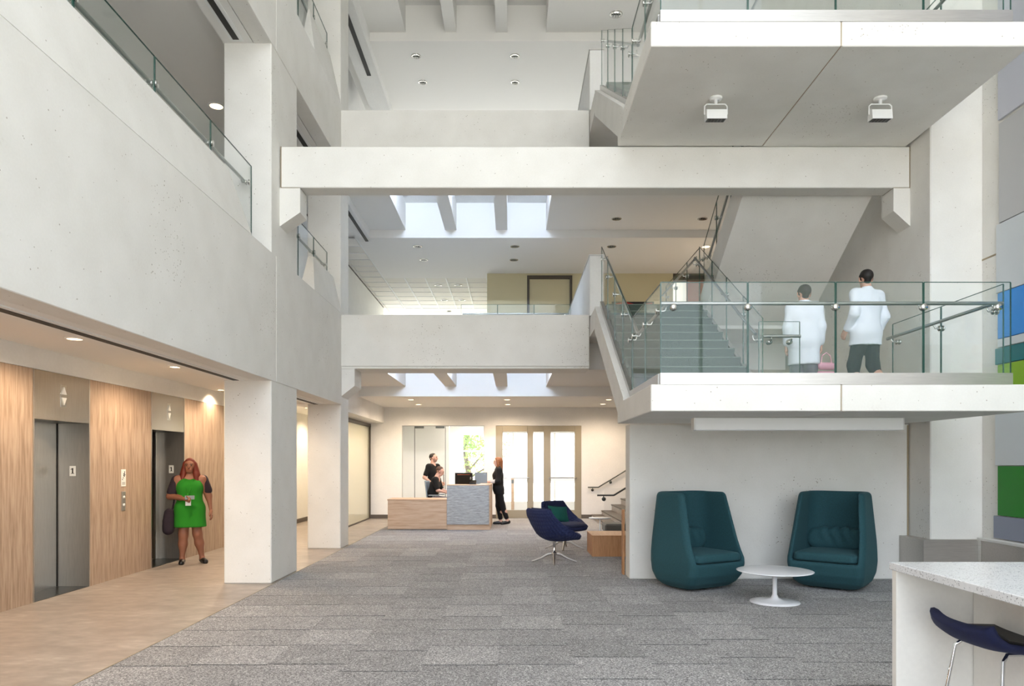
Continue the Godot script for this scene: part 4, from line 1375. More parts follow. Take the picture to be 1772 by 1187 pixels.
func swivel_chair(label: String, at: Vector3, turn: float) -> Node3D:
	var t := thing("swivel_chair", label, "armchair", at, turn)
	var cy := [Vector2(0.0, 0.885), Vector2(0.2, 0.74), Vector2(0.42, 0.51), Vector2(0.55, 0.405), Vector2(0.68, 0.385), Vector2(0.85, 0.4), Vector2(1.0, 0.395)]
	var cz := [Vector2(0.0, -0.4), Vector2(0.2, -0.36), Vector2(0.42, -0.26), Vector2(0.55, -0.14), Vector2(0.68, 0.03), Vector2(0.85, 0.25), Vector2(1.0, 0.4)]
	var hw := [Vector2(0.0, 0.22), Vector2(0.05, 0.29), Vector2(0.2, 0.335), Vector2(0.42, 0.385), Vector2(0.58, 0.41), Vector2(0.72, 0.4), Vector2(0.88, 0.34), Vector2(0.96, 0.25), Vector2(1.0, 0.17)]
	var curl := [Vector2(0.0, 0.03), Vector2(0.2, 0.07), Vector2(0.45, 0.2), Vector2(0.6, 0.2), Vector2(0.8, 0.06), Vector2(1.0, 0.0)]
	var fn := func(u: float, v: float) -> Vector3:
		var y := 0.0
		var z := 0.0
		for k in 5:
			var vv := clampf(v + (k - 2) * 0.03, 0.0, 1.0)
			y += along(vv, cy) / 5.0
			z += along(vv, cz) / 5.0
		var c := along(v, curl) * u * u
		var s := clampf((v - 0.25) / 0.5, 0.0, 1.0)
		return Vector3(u * along(v, hw) * (1.0 - 0.06 * u * u), y + c * lerpf(0.35, 0.8, s), z + c * lerpf(0.9, 0.4, s))
	var thick := func(u: float, v: float) -> float:
		var e := sqrt(clampf((1.0 - absf(u)) * 7.0, 0.02, 1.0)) * sqrt(clampf(minf(v, 1.0 - v) * 12.0, 0.03, 1.0))
		return e * lerpf(0.03, 0.055, clampf((v - 0.4) * 4.0, 0.0, 1.0))
	mi("shell", to_mesh(sheet(fn, 22, 34, thick)), M.navy_quilt, t)
	var pad := func(u: float, v: float) -> Vector3:
		return Vector3(u * along(v, [Vector2(0, 0.27), Vector2(0.5, 0.31), Vector2(0.9, 0.25), Vector2(1.0, 0.17)]), 0.455 + 0.02 * sin(v * PI) - 0.02 * v, -0.16 + v * 0.54)
	var pth := func(u: float, v: float) -> float:
		return 0.035 * sqrt(clampf((1.0 - absf(u)) * 6.0, 0.02, 1.0)) * sqrt(clampf(minf(v, 1.0 - v) * 8.0, 0.02, 1.0))
	mi("seat_pad", to_mesh(sheet(pad, 16, 16, pth)), M.navy_cloth, t)
	var hp := func(u: float, v: float) -> Vector3:
		return Vector3(u * lerpf(0.22, 0.27, v), 0.885 - v * 0.2, -0.345 + v * 0.035 + 0.05 * u * u)
	mi("head_pad", to_mesh(sheet(hp, 12, 8, func(u, v): return 0.028 * sqrt(clampf((1.0 - absf(u)) * 5.0, 0.02, 1.0)) * sqrt(clampf(minf(v, 1.0 - v) * 5.0, 0.02, 1.0)))), M.navy_cloth, t)
	var s := S()
	lathe(s, [Vector2(0.0, 0.36), Vector2(0.09, 0.36), Vector2(0.09, 0.345), Vector2(0.024, 0.34), Vector2(0.022, 0.17), Vector2(0.045, 0.16), Vector2(0.05, 0.12), Vector2(0, 0.115)])
	obj("pedestal", s, M.chrome, t)
	for k in 4:
		var a := PI / 4 + k * PI / 2
		var l := S()
		var d := Vector3(cos(a), 0, sin(a))
		tube(l, [Vector3(0, 0.145, 0), d * 0.1 + Vector3(0, 0.135, 0), d * 0.2 + Vector3(0, 0.075, 0), d * 0.36 + Vector3(0, 0.012, 0)], 0.026, 8, 0.012)
		obj("leg", l, M.steel, t)
	return t

func cushion(called: String, label: String, at: Vector3, basis: Basis, w: float, h: float, mt: Material) -> void:
	var t := thing(called, label, "pillow", at)
	t.basis = basis
	var fn := func(u: float, v: float) -> Vector3:
		var vv := v * 2.0 - 1.0
		return Vector3(u * w * (1.0 - 0.08 * (1.0 - vv * vv)), vv * h * (1.0 - 0.08 * (1.0 - u * u)), 0)
	mi("cover", to_mesh(sheet(fn, 16, 14, func(u, v): return 0.07 * pow(clampf((1.0 - absf(u)), 0.001, 1.0), 0.5) * pow(clampf(minf(v, 1.0 - v) * 2.0, 0.001, 1.0), 0.5))), mt, t)
	var s := S()
	var ring := []
	for p in [Vector2(-1, 0), Vector2(-1, 1), Vector2(1, 1), Vector2(1, 0), Vector2(-1, 0)]:
		ring.append(fn.call(p.x, p.y))
	tube(s, ring, 0.005, 6)
	obj("piping", s, mt, t)

func furniture_build() -> void:
	# quilted cloth for the swivel chairs: rows of stitched dots
	var im := Image.create(256, 256, false, Image.FORMAT_L8)
	im.fill(Color(0.75, 0.75, 0.75))
	for j in 16:
		for i in 16:
			for y in 16:
				for x in 16:
					var r := Vector2(x - 7.5, y - 7.5).length() / 8.0
					im.set_pixel(i * 16 + x, j * 16 + y, Color.from_hsv(0, 0, clampf(0.25 + 0.9 * r, 0.0, 1.0)))
	var quilt := ImageTexture.create_from_image(im)
	var q := mat("navy_quilt", Color(0.11, 0.15, 0.31), 0.85)
	q.rim_enabled = true
	q.rim = 0.35
	q.rim_tint = 0.7
	q.heightmap_enabled = true
	q.heightmap_texture = quilt
	q.heightmap_scale = 1.4
	q.heightmap_flip_texture = false

	var pod := pod_chair()
	pod.position = V(2.36, 0.0, 9.38)
	pod.rotation.y = 0.52
	pod.set_meta("label", "teal high-backed lounge chair nearer the wall's open end")
	dup(pod, V(4.14, 0.0, 9.38), -0.68, "teal high-backed lounge chair nearer the concrete column")
	# tulip table
	var t := thing("pedestal_table", "round white low table with trumpet foot between teal chairs", "table", V(3.02, 0, 8.37))
	var s := S()
	lathe(s, [Vector2(0, 0.37), Vector2(0.4, 0.37), Vector2(0.425, 0.364), Vector2(0.422, 0.358), Vector2(0.36, 0.345), Vector2(0, 0.343)], Vector3.ZERO, 56)
	obj("top", s, M.table_white, t)
	s = S()
	lathe(s, [Vector2(0.045, 0.343), Vector2(0.028, 0.31), Vector2(0.024, 0.2), Vector2(0.027, 0.09), Vector2(0.045, 0.05), Vector2(0.1, 0.028), Vector2(0.2, 0.018), Vector2(0.275, 0.01), Vector2(0.278, 0.0), Vector2(0, 0.0)], Vector3.ZERO, 48)
	obj("pedestal", s, M.table_white, t)

	swivel_chair("navy quilted swivel chair turned to show its back", V(0.68, 0, 11.72), 2.3)
	var c2 := swivel_chair("navy swivel chair holding a green cushion", V(0.98, 0, 13.55), 0.62)
	cushion("cushion", "green cushion on the navy swivel chair", c2.position + Basis(Vector3.UP, 0.62) * Vector3(0.0, 0.64, -0.17), Basis(Vector3.UP, 0.62) * Basis(Vector3.RIGHT, -0.38) * Basis(Vector3.BACK, -0.08), 0.22, 0.155, M.green_cushion)
	# oak cube, bench, side table, oak screen
	t = thing("cube_table", "low oak block table near the end of the concrete wall", "table", V(1.37, 0, 12.44))
	B("body", 0.0, 0.75, 0.02, 0.345, 0.0, 0.85, M.oak_table, t, 0.003)
	B("top", -0.003, 0.753, 0.345, 0.36, -0.003, 0.853, M.oak_table, t, 0.002)
	B("plinth", 0.0, 0.75, 0.0, 0.0195, 0.0, 0.85, M.oak_table, t)
	t = thing("bench", "grey upholstered bench beside the stone steps", "bench", V(1.87, 0, 14.6))
	B("seat_cushion", 0.0, 1.3, 0.2, 0.37, 0.0, 0.6, M.grey_cloth, t, 0.03)
	B("base", 0.03, 1.27, 0.0, 0.2, 0.03, 0.57, M.dark_bronze, t)
	t = thing("side_table", "small round white side table behind the oak block", "table", V(1.72, 0, 14.25))
	s = S()
	lathe(s, [Vector2(0, 0.53), Vector2(0.215, 0.53), Vector2(0.22, 0.522), Vector2(0.2, 0.512), Vector2(0, 0.51)], Vector3.ZERO, 40)
	obj("top", s, M.table_white, t)
	s = S()
	lathe(s, [Vector2(0.016, 0.51), Vector2(0.016, 0.02), Vector2(0.13, 0.012), Vector2(0.135, 0.0), Vector2(0, 0)], Vector3.ZERO, 32)
	obj("pedestal", s, M.chrome, t)
	t = thing("oak_screen", "narrow oak end board at the edge of the concrete wall", "board", V(1.6, 0, 10.42))
	B("board", -0.012, 0.012, 0.0, 0.93, 0.0, 0.14, M.oak_table, t, 0.002)

	# reception desk
	t = thing("reception_desk", "oak reception desk with a grey slate-faced raised counter", "desk", V(-1.75, 0, 17.4))
	B("low_front", -1.22, 0.19, 0.02, 0.7, 0.0, 0.03, M.oak_desk, t, 0.002)
	B("low_top", -1.23, 0.19, 0.7, 0.735, -0.01, 0.75, M.oak_desk, t, 0.003)
	B("low_side", -1.22, -1.19, 0.02, 0.7, 0.031, 0.74, M.oak_desk, t)
	B("slate_panel", 0.195, 1.2, 0.13, 1.06, -0.03, 0.03, M.slate, t, 0.003)
	B("toe_panel", 0.195, 1.2, 0.0, 0.128, 0.0, 0.03, M.oak_desk, t)
	B("high_top", 0.19, 1.23, 1.06, 1.08, -0.03, 0.42, M.oak_desk, t, 0.003)
	B("high_side", 1.2, 1.23, 0.0, 1.06, 0.0, 1.9, M.oak_desk, t, 0.002)
	B("high_side", 0.195, 0.22, 0.735, 1.06, 0.031, 0.42, M.oak_desk, t)
	B("work_top", 0.23, 1.2, 0.7, 0.735, 0.03, 1.9, M.oak_desk, t)
	B("side_ledge", 0.95, 1.25, 1.06, 1.08, 0.42, 1.9, M.oak_desk, t, 0.003)
	# monitors and phone
	t = thing("monitor", "black computer monitor on the reception desk", "monitor", V(-1.22, 0.735, 18.35), -0.12)
	B("screen", -0.21, 0.21, 0.2, 0.6, 0.0, 0.025, M.screen_black, t, 0.003)
	B("bezel", -0.225, 0.225, 0.185, 0.615, 0.012, 0.045, M.black_plastic, t, 0.004)
	B("strip_label", -0.16, 0.16, 0.565, 0.575, -0.002, -0.0005, M.orange_panel, t)
	B("neck", -0.03, 0.03, 0.01, 0.3, 0.045, 0.075, M.black_plastic, t)
	B("foot", -0.12, 0.12, 0.0, 0.015, -0.06, 0.14, M.black_plastic, t, 0.004)
	t = thing("monitor", "screen painted grey with its reflection beside the desk phone", "monitor", V(-0.8, 0.735, 18.7), -0.35)
	B("screen", -0.17, 0.17, 0.24, 0.62, 0.0, 0.02, M.grey_plastic, t, 0.004)  # flat grey colour stands for the reflection on the screen
	B("neck", -0.03, 0.03, 0.01, 0.3, 0.021, 0.05, M.grey_plastic, t)
	B("foot", -0.12, 0.12, 0.0, 0.015, -0.06, 0.12, M.grey_plastic, t, 0.004)
	t = thing("desk_phone", "black telephone between the two monitors", "telephone", V(-0.95, 1.08, 17.7))
	s = S()
	prism(s, PackedVector2Array([Vector2(-0.09, 0.0), Vector2(0.09, 0.0), Vector2(0.09, 0.09), Vector2(0.05, 0.1), Vector2(-0.09, 0.03)]), func(p, k): return Vector3(k, p.y, -p.x), -0.08, 0.08)
	obj("body", s, M.black_plastic, t)
	s = S()
	tube(s, [Vector3(-0.06, 0.1, 0.07), Vector3(-0.06, 0.12, 0.04), Vector3(-0.06, 0.16, -0.06), Vector3(-0.06, 0.14, -0.09)], 0.02, 8)
	obj("handset", s, M.black_plastic, t)
	t = thing("paper_sheet", "white paper lying on the raised counter", "paper", V(-0.72, 1.081, 17.6), 0.3)
	B("sheet", -0.1, 0.1, 0.0, 0.004, -0.14, 0.14, M.sign_white, t)
	# office chair
	t = thing("office_chair", "grey office chair under the seated receptionist", "chair", V(-1.93, 0, 18.85), PI / 2 - 0.15)
	B("seat", -0.24, 0.24, 0.52, 0.585, -0.25, 0.22, M.black_cloth, t, 0.02)
	var bfn := func(u: float, v: float) -> Vector3:
		return Vector3(u * lerpf(0.23, 0.2, v), 0.62 + v * 0.52, -0.25 - 0.07 * v + 0.05 * u * u)
	mi("backrest", to_mesh(sheet(bfn, 12, 12, func(u, v): return 0.014)), M.grey_plastic, t)
	for x in [-0.29, 0.29]:
		s = S()
		tube(s, [Vector3(x * 0.8, 0.53, -0.1), Vector3(x, 0.56, -0.08), Vector3(x, 0.76, -0.04)], 0.016, 8)
		cbox(s, Vector3(x - 0.035, 0.76, -0.16), Vector3(x + 0.035, 0.785, 0.12), 0.01)
		obj("armrest", s, M.grey_plastic, t)
	s = S()
	tube(s, [Vector3(0, 0.52, 0), Vector3(0, 0.1, 0)], 0.025, 10)
	obj("gas_lift", s, M.steel_dark, t)
	for k in 5:
		s = S()
		var a := TAU * k / 5.0
		tube(s, [Vector3(0, 0.1, 0), Vector3(cos(a) * 0.28, 0.07, sin(a) * 0.28)], 0.022, 8, 0.014)
		var leg := obj("leg", s, M.grey_plastic, t)
		s = S()
		lathe(s, [Vector2(0, -0.02), Vector2(0.028, -0.02), Vector2(0.03, 0.0), Vector2(0.028, 0.02), Vector2(0, 0.02)], Vector3(cos(a) * 0.28, 0.03, sin(a) * 0.28), 14, Basis(Vector3.RIGHT, PI / 2))
		obj("caster", s, M.black_plastic, leg)

	# island counter and stool
	t = thing("island_counter", "white quartz-topped bar counter with end panel", "counter", V(2.02, 0, 3.9))
	B("quartz_top", 0.0, 1.7, 1.03, 1.07, -2.6, 0.0, M.quartz, t, 0.003)
	B("end_panel", 0.006, 1.66, 0.0, 1.03, -0.06, -0.02, M.counter_panel, t)
	B("cabinet_body", 0.43, 1.6, 0.0, 1.03, -2.5, -0.062, M.counter_panel, t)
	B("door_panel", 0.41, 0.43, 0.1, 1.01, -1.28, -0.066, M.counter_panel, t)
	B("door_panel", 0.41, 0.43, 0.1, 1.01, -2.49, -1.285, M.counter_panel, t)
	t = thing("bar_stool", "navy low-backed bar stool with thin chrome legs at the counter", "stool", V(2.36, 0, 3.46), PI / 2 + 0.05)
	# local: z forward (towards the counter), x across
	var prof := func(v: float) -> Vector2:
		# v: 0 at the rim of the back, 1 at the front edge -> (z, y)
		return Vector2(along(v, [Vector2(0, -0.265), Vector2(0.12, -0.245), Vector2(0.25, -0.19), Vector2(0.4, -0.08), Vector2(0.75, 0.13), Vector2(1, 0.22)]), along(v, [Vector2(0, 0.855), Vector2(0.12, 0.81), Vector2(0.25, 0.775), Vector2(0.4, 0.76), Vector2(0.75, 0.765), Vector2(1, 0.745)]))
	var sfn := func(u: float, v: float) -> Vector3:
		var p: Vector2 = prof.call(v)
		var lift_y := 0.03 * pow(absf(u), 3.0) * (1.0 - v)
		return Vector3(u * along(v, [Vector2(0, 0.215), Vector2(0.2, 0.235), Vector2(0.6, 0.225), Vector2(1, 0.19)]), p.y + lift_y - 0.012, p.x + 0.03 * u * u * (1.0 - v))
	mi("shell", to_mesh(sheet(sfn, 18, 22, func(u, v): return 0.022 * sqrt(clampf((1.0 - absf(u)) * 8.0, 0.15, 1.0)))), M.stool_navy, t)
	var ifn := func(u: float, v: float) -> Vector3:
		var p: Vector3 = sfn.call(u * 0.93, 0.05 + v * 0.92)
		return p + Vector3(0, 0.022, 0.008 * (1.0 - v))
	mi("seat_pad", to_mesh(sheet(ifn, 16, 18, func(u, v): return 0.006)), M.stool_inner, t)
	for x in [-1.0, 1.0]:
		s = S()
		tube(s, [Vector3(x * 0.24, 0.008, -0.24), Vector3(x * 0.165, 0.7, -0.15), Vector3(x * 0.15, 0.728, -0.12), Vector3(x * 0.15, 0.73, 0.1), Vector3(x * 0.165, 0.7, 0.14), Vector3(x * 0.22, 0.008, 0.22)], 0.009, 10)
		obj("leg_frame", s, M.chrome, t)
	s = S()
	tube(s, [Vector3(-0.215, 0.27, -0.207), Vector3(0.215, 0.27, -0.207)], 0.007, 8)
	tube(s, [Vector3(-0.2, 0.27, 0.19), Vector3(0.2, 0.27, 0.19)], 0.007, 8)
	obj("footrest", s, M.chrome, t)
	# poster on the gallery wall
	t = thing("wall_picture", "red, white and black picture on the second-storey wall", "picture", V(3.45, 5.45, 20.78))
	B("board", -0.6, 0.6, 0.0, 0.75, 0.0, 0.02, M.ink, t)
	for k in 5:
		s = S()
		var y := 0.45 + k * 0.055
		tube(s, [Vector3(-0.55, y, 0.003), Vector3(-0.2, y + 0.06 * sin(k * 2.0), 0.003), Vector3(0.15, y - 0.05 * cos(k * 1.7), 0.003), Vector3(0.55, y + 0.03, 0.003)], 0.022, 6)
		obj("paint_stroke", s, M.ink_red if k % 2 == 0 else M.sign_white, t)
	t = thing("card_post", "slim card reader post in the vestibule", "post", V(0.02, 0, 23.2))
	B("post_body", -0.05, 0.05, 0.0, 1.15, 0.0, 0.1, M.oak_desk, t, 0.004)
	B("reader", -0.035, 0.035, 0.95, 1.07, -0.012, 0.0, M.black_plastic, t)
	# tree outside the office window
	t = thing("tree", "leafy green tree outside the office window", "tree", V(-1.9, -0.3, 31.0))
	s = S()
	tube(s, [Vector3(0, 0, 0), Vector3(0.1, 1.2, 0), Vector3(-0.1, 2.4, 0.1), Vector3(0.2, 4.0, 0)], 0.16, 10, 0.06)
	for k in 7:
		var a := k * 0.9
		tube(s, [Vector3(0, 1.2 + k * 0.3, 0), Vector3(cos(a) * 0.8, 1.7 + k * 0.35, sin(a) * 0.8), Vector3(cos(a) * 1.5, 2.0 + k * 0.4, sin(a) * 1.5)], 0.05, 6, 0.015)
	obj("trunk", s, M.bark, t)
	var lf := S()
	for k in 2600:
		var dir := Vector3(rng.randfn(), rng.randfn() * 0.8, rng.randfn()).normalized()
		var p := Vector3(0, 2.7, 0) + dir * 1.9 * pow(rng.randf(), 0.5)
		var a := Vector3(rng.randfn(), rng.randfn(), rng.randfn()).normalized() * 0.07
		var b := a.cross(dir).normalized() * 0.035
		face(lf, [p - a, p + b, p + a, p - b], Vector3.UP)
	var fo := obj("foliage", lf, M.leaf, t)
	fo.set_meta("kind", "stuff")

# ------------------------------------------------------------------ people
var heads := {}
var hands := {}

func head_mesh(skin: Color, beard: float, brow: Color) -> Dictionary:
	if not heads.has("base"):
		var bones := [
			[Vector3(0, 0.035, 0.005), Vector3(0, 0.03, -0.035), 0.082, 0.08], [Vector3(0, 0.02, 0.025), Vector3(0, -0.055, 0.035), 0.066, 0.048],
			[Vector3(-0.02, -0.082, 0.045), Vector3(0.02, -0.082, 0.045), 0.026, 0.026], [Vector3(0, 0.022, 0.086), Vector3(0, -0.022, 0.108), 0.008, 0.013],
			[Vector3(-0.034, 0.032, 0.072), Vector3(0.034, 0.032, 0.072), 0.015, 0.015], [Vector3(-0.04, -0.012, 0.06), Vector3(-0.03, -0.05, 0.055), 0.018, 0.016],
			[Vector3(0.04, -0.012, 0.06), Vector3(0.03, -0.05, 0.055), 0.018, 0.016], [Vector3(-0.018, -0.052, 0.079), Vector3(0.018, -0.052, 0.079), 0.009, 0.009],
			[Vector3(-0.082, 0.015, -0.01), Vector3(-0.078, -0.025, -0.004), 0.012, 0.009], [Vector3(0.082, 0.015, -0.01), Vector3(0.078, -0.025, -0.004), 0.012, 0.009],
			[Vector3(0, -0.06, -0.02), Vector3(0, -0.17, -0.035), 0.052, 0.056]]
		heads.base = nets(bones_field(bones, 0.0062, 110.0))
	var m: Dictionary = heads.base.duplicate()
	var c := PackedColorArray()
	for p in m.v:
		var col := skin
		for s in [-1.0, 1.0]:
			if p.distance_to(Vector3(s * 0.032, 0.011, 0.082)) < 0.013:
				col = Color(0.03, 0.025, 0.02)
			if absf(p.x - s * 0.034) < 0.02 and absf(p.y - 0.034) < 0.006 and p.z > 0.06:
				col = brow
		if absf(p.x) < 0.024 and absf(p.y + 0.053) < 0.008 and p.z > 0.07:
			col = skin * Color(0.85, 0.45, 0.42)
		elif beard > 0.0 and p.z > 0.0 and p.y < -0.035 and p.y > -0.13:
			col = skin.lerp(brow, beard)
		c.append(col)
	m.c = c
	return m

func hand_mesh(curl: float) -> Dictionary:
	var key := "%.1f" % curl
	if not hands.has(key):
		var bones := []
		var kx := [0.03, 0.01, -0.01, -0.029]
		var len := [0.07, 0.08, 0.074, 0.058]
		for k in 4:
			var base := Vector3(kx[k], -0.088 + absf(k - 1.2) * 0.004, 0.0)
			bones.append([Vector3(kx[k] * 0.6, -0.01, 0), base, 0.016, 0.0125])
			var p := base
			var a := curl * 0.5
			for j in 3:
				var q: Vector3 = p + Vector3(0.0, -cos(a), sin(a)) * len[k] * [0.45, 0.31, 0.24][j]
				bones.append([p, q, 0.0095 - j * 0.0008, 0.0088 - j * 0.0008])
				p = q
				a += curl
		var th := [Vector3(0.022, -0.025, 0.006), Vector3(0.046, -0.052, 0.018), Vector3(0.052, -0.08, 0.018 + curl * 0.018), Vector3(0.046, -0.1, 0.02 + curl * 0.03)]
		for j in 3:
			bones.append([th[j], th[j + 1], 0.0135 - j * 0.002, 0.0115 - j * 0.0015])
		bones.append([Vector3(0, 0.03, 0), Vector3(0, -0.02, 0), 0.024, 0.022])
		hands[key] = nets(bones_field(bones, 0.0055, 220.0))
	return hands[key]

func person(label: String, at: Vector3, turn: float, o: Dictionary) -> Node3D:
	# local frame: faces +z, feet at y = 0 (o.j overrides joints)
	var t := thing("person", label, "person", at, turn)
	var g: float = o.get("girth", 1.0)
	var j := {
		"hip_l": Vector3(0.085, 0.92, 0), "hip_r": Vector3(-0.085, 0.92, 0), "knee_l": Vector3(0.1, 0.49, 0.02), "knee_r": Vector3(-0.1, 0.49, 0.02),
		"ank_l": Vector3(0.1, 0.085, -0.01), "ank_r": Vector3(-0.1, 0.085, -0.01), "toe_l": Vector3(0.12, 0.03, 0.16), "toe_r": Vector3(-0.12, 0.03, 0.16),
		"pel": Vector3(0, 0.96, 0), "waist": Vector3(0, 1.1, 0.0), "chest": Vector3(0, 1.3, 0.0), "neck": Vector3(0, 1.5, -0.015),
		"sh_l": Vector3(0.185, 1.43, -0.01), "sh_r": Vector3(-0.185, 1.43, -0.01), "el_l": Vector3(0.24, 1.14, -0.03), "el_r": Vector3(-0.24, 1.14, -0.03),
		"wr_l": Vector3(0.25, 0.9, 0.05), "wr_r": Vector3(-0.25, 0.9, 0.05), "head": Vector3(0, 1.645, 0.01)}
	for k in o.get("j", {}):
		j[k] = o.j[k]
	var sc: float = o.get("scale", 1.0)
	for k in j:
		j[k] = j[k] * sc
	var side: Vector3 = (j.sh_l - j.sh_r).normalized()
	var torso := []
	for s in [1.0, -1.0]:
		torso.append([j.pel + side * 0.05 * s, j.waist + side * 0.045 * s, 0.105 * g, 0.098 * g])
		torso.append([j.waist + side * 0.045 * s, j.chest + side * 0.065 * s, 0.098 * g, 0.108 * g])
		torso.append([j.chest + side * 0.065 * s, (j.sh_l if s > 0 else j.sh_r) * 0.5 + (j.neck + Vector3(0, -0.07, 0)) * 0.5, 0.1 * g, 0.05])
	torso.append([j.sh_l, j.sh_r, 0.058, 0.058])
	torso.append([j.neck + Vector3(0, -0.07, 0), j.neck, 0.07, 0.052])
	if o.get("bust", 0.0) > 0.0:
		var fwd: Vector3 = side.cross(Vector3.UP)
		for s in [1.0, -1.0]:
			var bp: Vector3 = j.chest + side * 0.07 * s + fwd * 0.06 + Vector3(0, -0.01, 0)
			torso.append([bp, bp + Vector3(0, -0.02, 0), o.bust, o.bust * 0.95])
	var hips := [[j.hip_l, j.hip_r, 0.105 * g, 0.105 * g], [j.pel, j.waist, 0.11 * g, 0.1 * g]]
	var legs := []
	var arms := []
	var fore := []
	for s in ["l", "r"]:
		legs.append([j["hip_" + s], j["knee_" + s], 0.088 * g, 0.058 * g])
		legs.append([j["knee_" + s], (j["knee_" + s] * 0.6 + j["ank_" + s] * 0.4) + Vector3(0, 0, -0.012), 0.056 * g, 0.056 * g])
		legs.append([(j["knee_" + s] * 0.6 + j["ank_" + s] * 0.4) + Vector3(0, 0, -0.012), j["ank_" + s], 0.054 * g, 0.036])
		arms.append([j["sh_" + s], j["el_" + s], 0.052 * g, 0.042 * g])
		fore.append([j["el_" + s], j["wr_" + s], 0.041 * g, 0.027])
	var feet := []
	for s in ["l", "r"]:
		feet.append([j["ank_" + s] + Vector3(0, -0.03, -0.015), j["toe_" + s], 0.036, 0.026])
	var skin: Color = o.skin
	var total := {"v": PackedVector3Array(), "i": PackedInt32Array(), "c": PackedColorArray(), "tint": skin}
	var all := torso + hips + legs + arms + fore + feet + [[j.neck, j.head + Vector3(0, -0.06, -0.02), 0.052, 0.05]]
	add_to(total, nets(bones_field(all, 0.0165)), Transform3D.IDENTITY)
	var hb: Basis = Basis(Vector3.UP, o.get("look", 0.0)) * Basis(Vector3.RIGHT, o.get("nod", 0.0))
	var ht := Transform3D(hb, j.head)
	add_to(total, head_mesh(skin, o.get("beard", 0.0), o.brow), ht)
	for s in ["l", "r"]:
		var dir: Vector3 = (j["wr_" + s] - j["el_" + s]).normalized()
		var y := -dir
		var thumb: Vector3 = o.get("thumb_" + s, Vector3(0, 0, 1))
		var x := (thumb - y * thumb.dot(y)).normalized()
		var z := x.cross(y)
		var b := Basis(x, y, z)
		# the palm side faces the body
		var inward: Vector3 = -side if s == "l" else side
		if o.has("palm_" + s):
			inward = o["palm_" + s]
		if z.dot(inward) < 0.0:
			b = Basis(x, y, -z)
		add_to(total, hand_mesh(o.get("curl_" + s, 0.4)), Transform3D(b, j["wr_" + s] + dir * 0.012))
	mi("body", to_mesh(total), M.skin, t)
	# clothing
	var grow := func(list: Array, by: float) -> Array:
		return list.map(func(b): return [b[0], b[1], b[2] + by, b[3] + by])
	for c in o.wear:
		var bones := []
		match c[0]:
			"shirt":
				bones = grow.call(torso.slice(0, -1) if not o.has("bust") else torso, 0.014) + grow.call(hips, 0.01)
				for s in ["l", "r"]:
					bones.append([j["sh_" + s], j["sh_" + s].lerp(j["el_" + s], c[2]), 0.07 * g, 0.062 * g])
			"jacket":
				bones = grow.call(torso, 0.018) + grow.call(hips, 0.02)
				bones += grow.call(arms, 0.016)
				for s in ["l", "r"]:
					bones.append([j["el_" + s], j["el_" + s].lerp(j["wr_" + s], c[2]), 0.056 * g, 0.046 * g])
					bones.append([j["hip_" + s], j["hip_" + s].lerp(j["knee_" + s], c[3]), 0.11 * g, 0.112 * g])
				bones.append([j.pel, (j.hip_l.lerp(j.knee_l, c[3]) + j.hip_r.lerp(j.knee_r, c[3])) / 2.0, 0.12 * g, 0.115 * g])
			"trousers":
				bones = grow.call(hips, 0.008)
				for s in ["l", "r"]:
					var foot: Vector3 = j["knee_" + s].lerp(j["ank_" + s], c[2])
					bones.append([j["hip_" + s], j["knee_" + s], 0.1 * g, 0.075 * g])
					bones.append([j["knee_" + s], foot, 0.074 * g, c[3]])
			"dress":
				bones = grow.call(torso.slice(0, 6), 0.012) + grow.call(hips, 0.02)
				if o.get("bust", 0.0) > 0.0:
					bones += grow.call(torso.slice(-2), 0.012)
				for s in ["l", "r"]:
					bones.append([j["hip_" + s], j["hip_" + s].lerp(j["knee_" + s], c[2]), 0.122 * g, 0.125 * g])
				bones.append([j.pel, (j.hip_l.lerp(j.knee_l, c[2]) + j.hip_r.lerp(j.knee_r, c[2])) / 2.0, 0.13 * g, 0.125 * g])
		var hem := -1e9
		if c[0] == "dress":
			hem = j.hip_l.lerp(j.knee_l, c[2]).y
		elif c[0] == "jacket":
			hem = j.hip_l.lerp(j.knee_l, c[3]).y
		elif c[0] == "shirt":
			hem = j.hip_l.y - 0.06
		mi(c[4] if c.size() > 4 else c[0], to_mesh(nets(bones_field(bones, 0.0165, 55.0, hem))), M[c[1]], t)
	var shoes: String = o.get("shoes", "shoe")
	for s in ["l", "r"]:
		var b := [[j["ank_" + s] + Vector3(0, -0.035, -0.03), j["toe_" + s], 0.046, 0.037], [j["ank_" + s] + Vector3(0, -0.045, -0.03), j["toe_" + s] + Vector3(0, -0.006, 0), 0.04, 0.034]]
		mi("shoe", to_mesh(nets(bones_field(b, 0.012, 120.0))), M[shoes], t)
	# hair
	var hr := [[Vector3(0, 0.058, -0.012), Vector3(0, 0.05, -0.045), 0.077, 0.078], [Vector3(0, 0.02, -0.055), Vector3(0, -0.03, -0.055), 0.07, 0.045],
		[Vector3(-0.066, 0.04, -0.01), Vector3(-0.064, 0.0, -0.025), 0.024, 0.02], [Vector3(0.066, 0.04, -0.01), Vector3(0.064, 0.0, -0.025), 0.024, 0.02]]
	var kind: String = o.get("hair_style", "short")
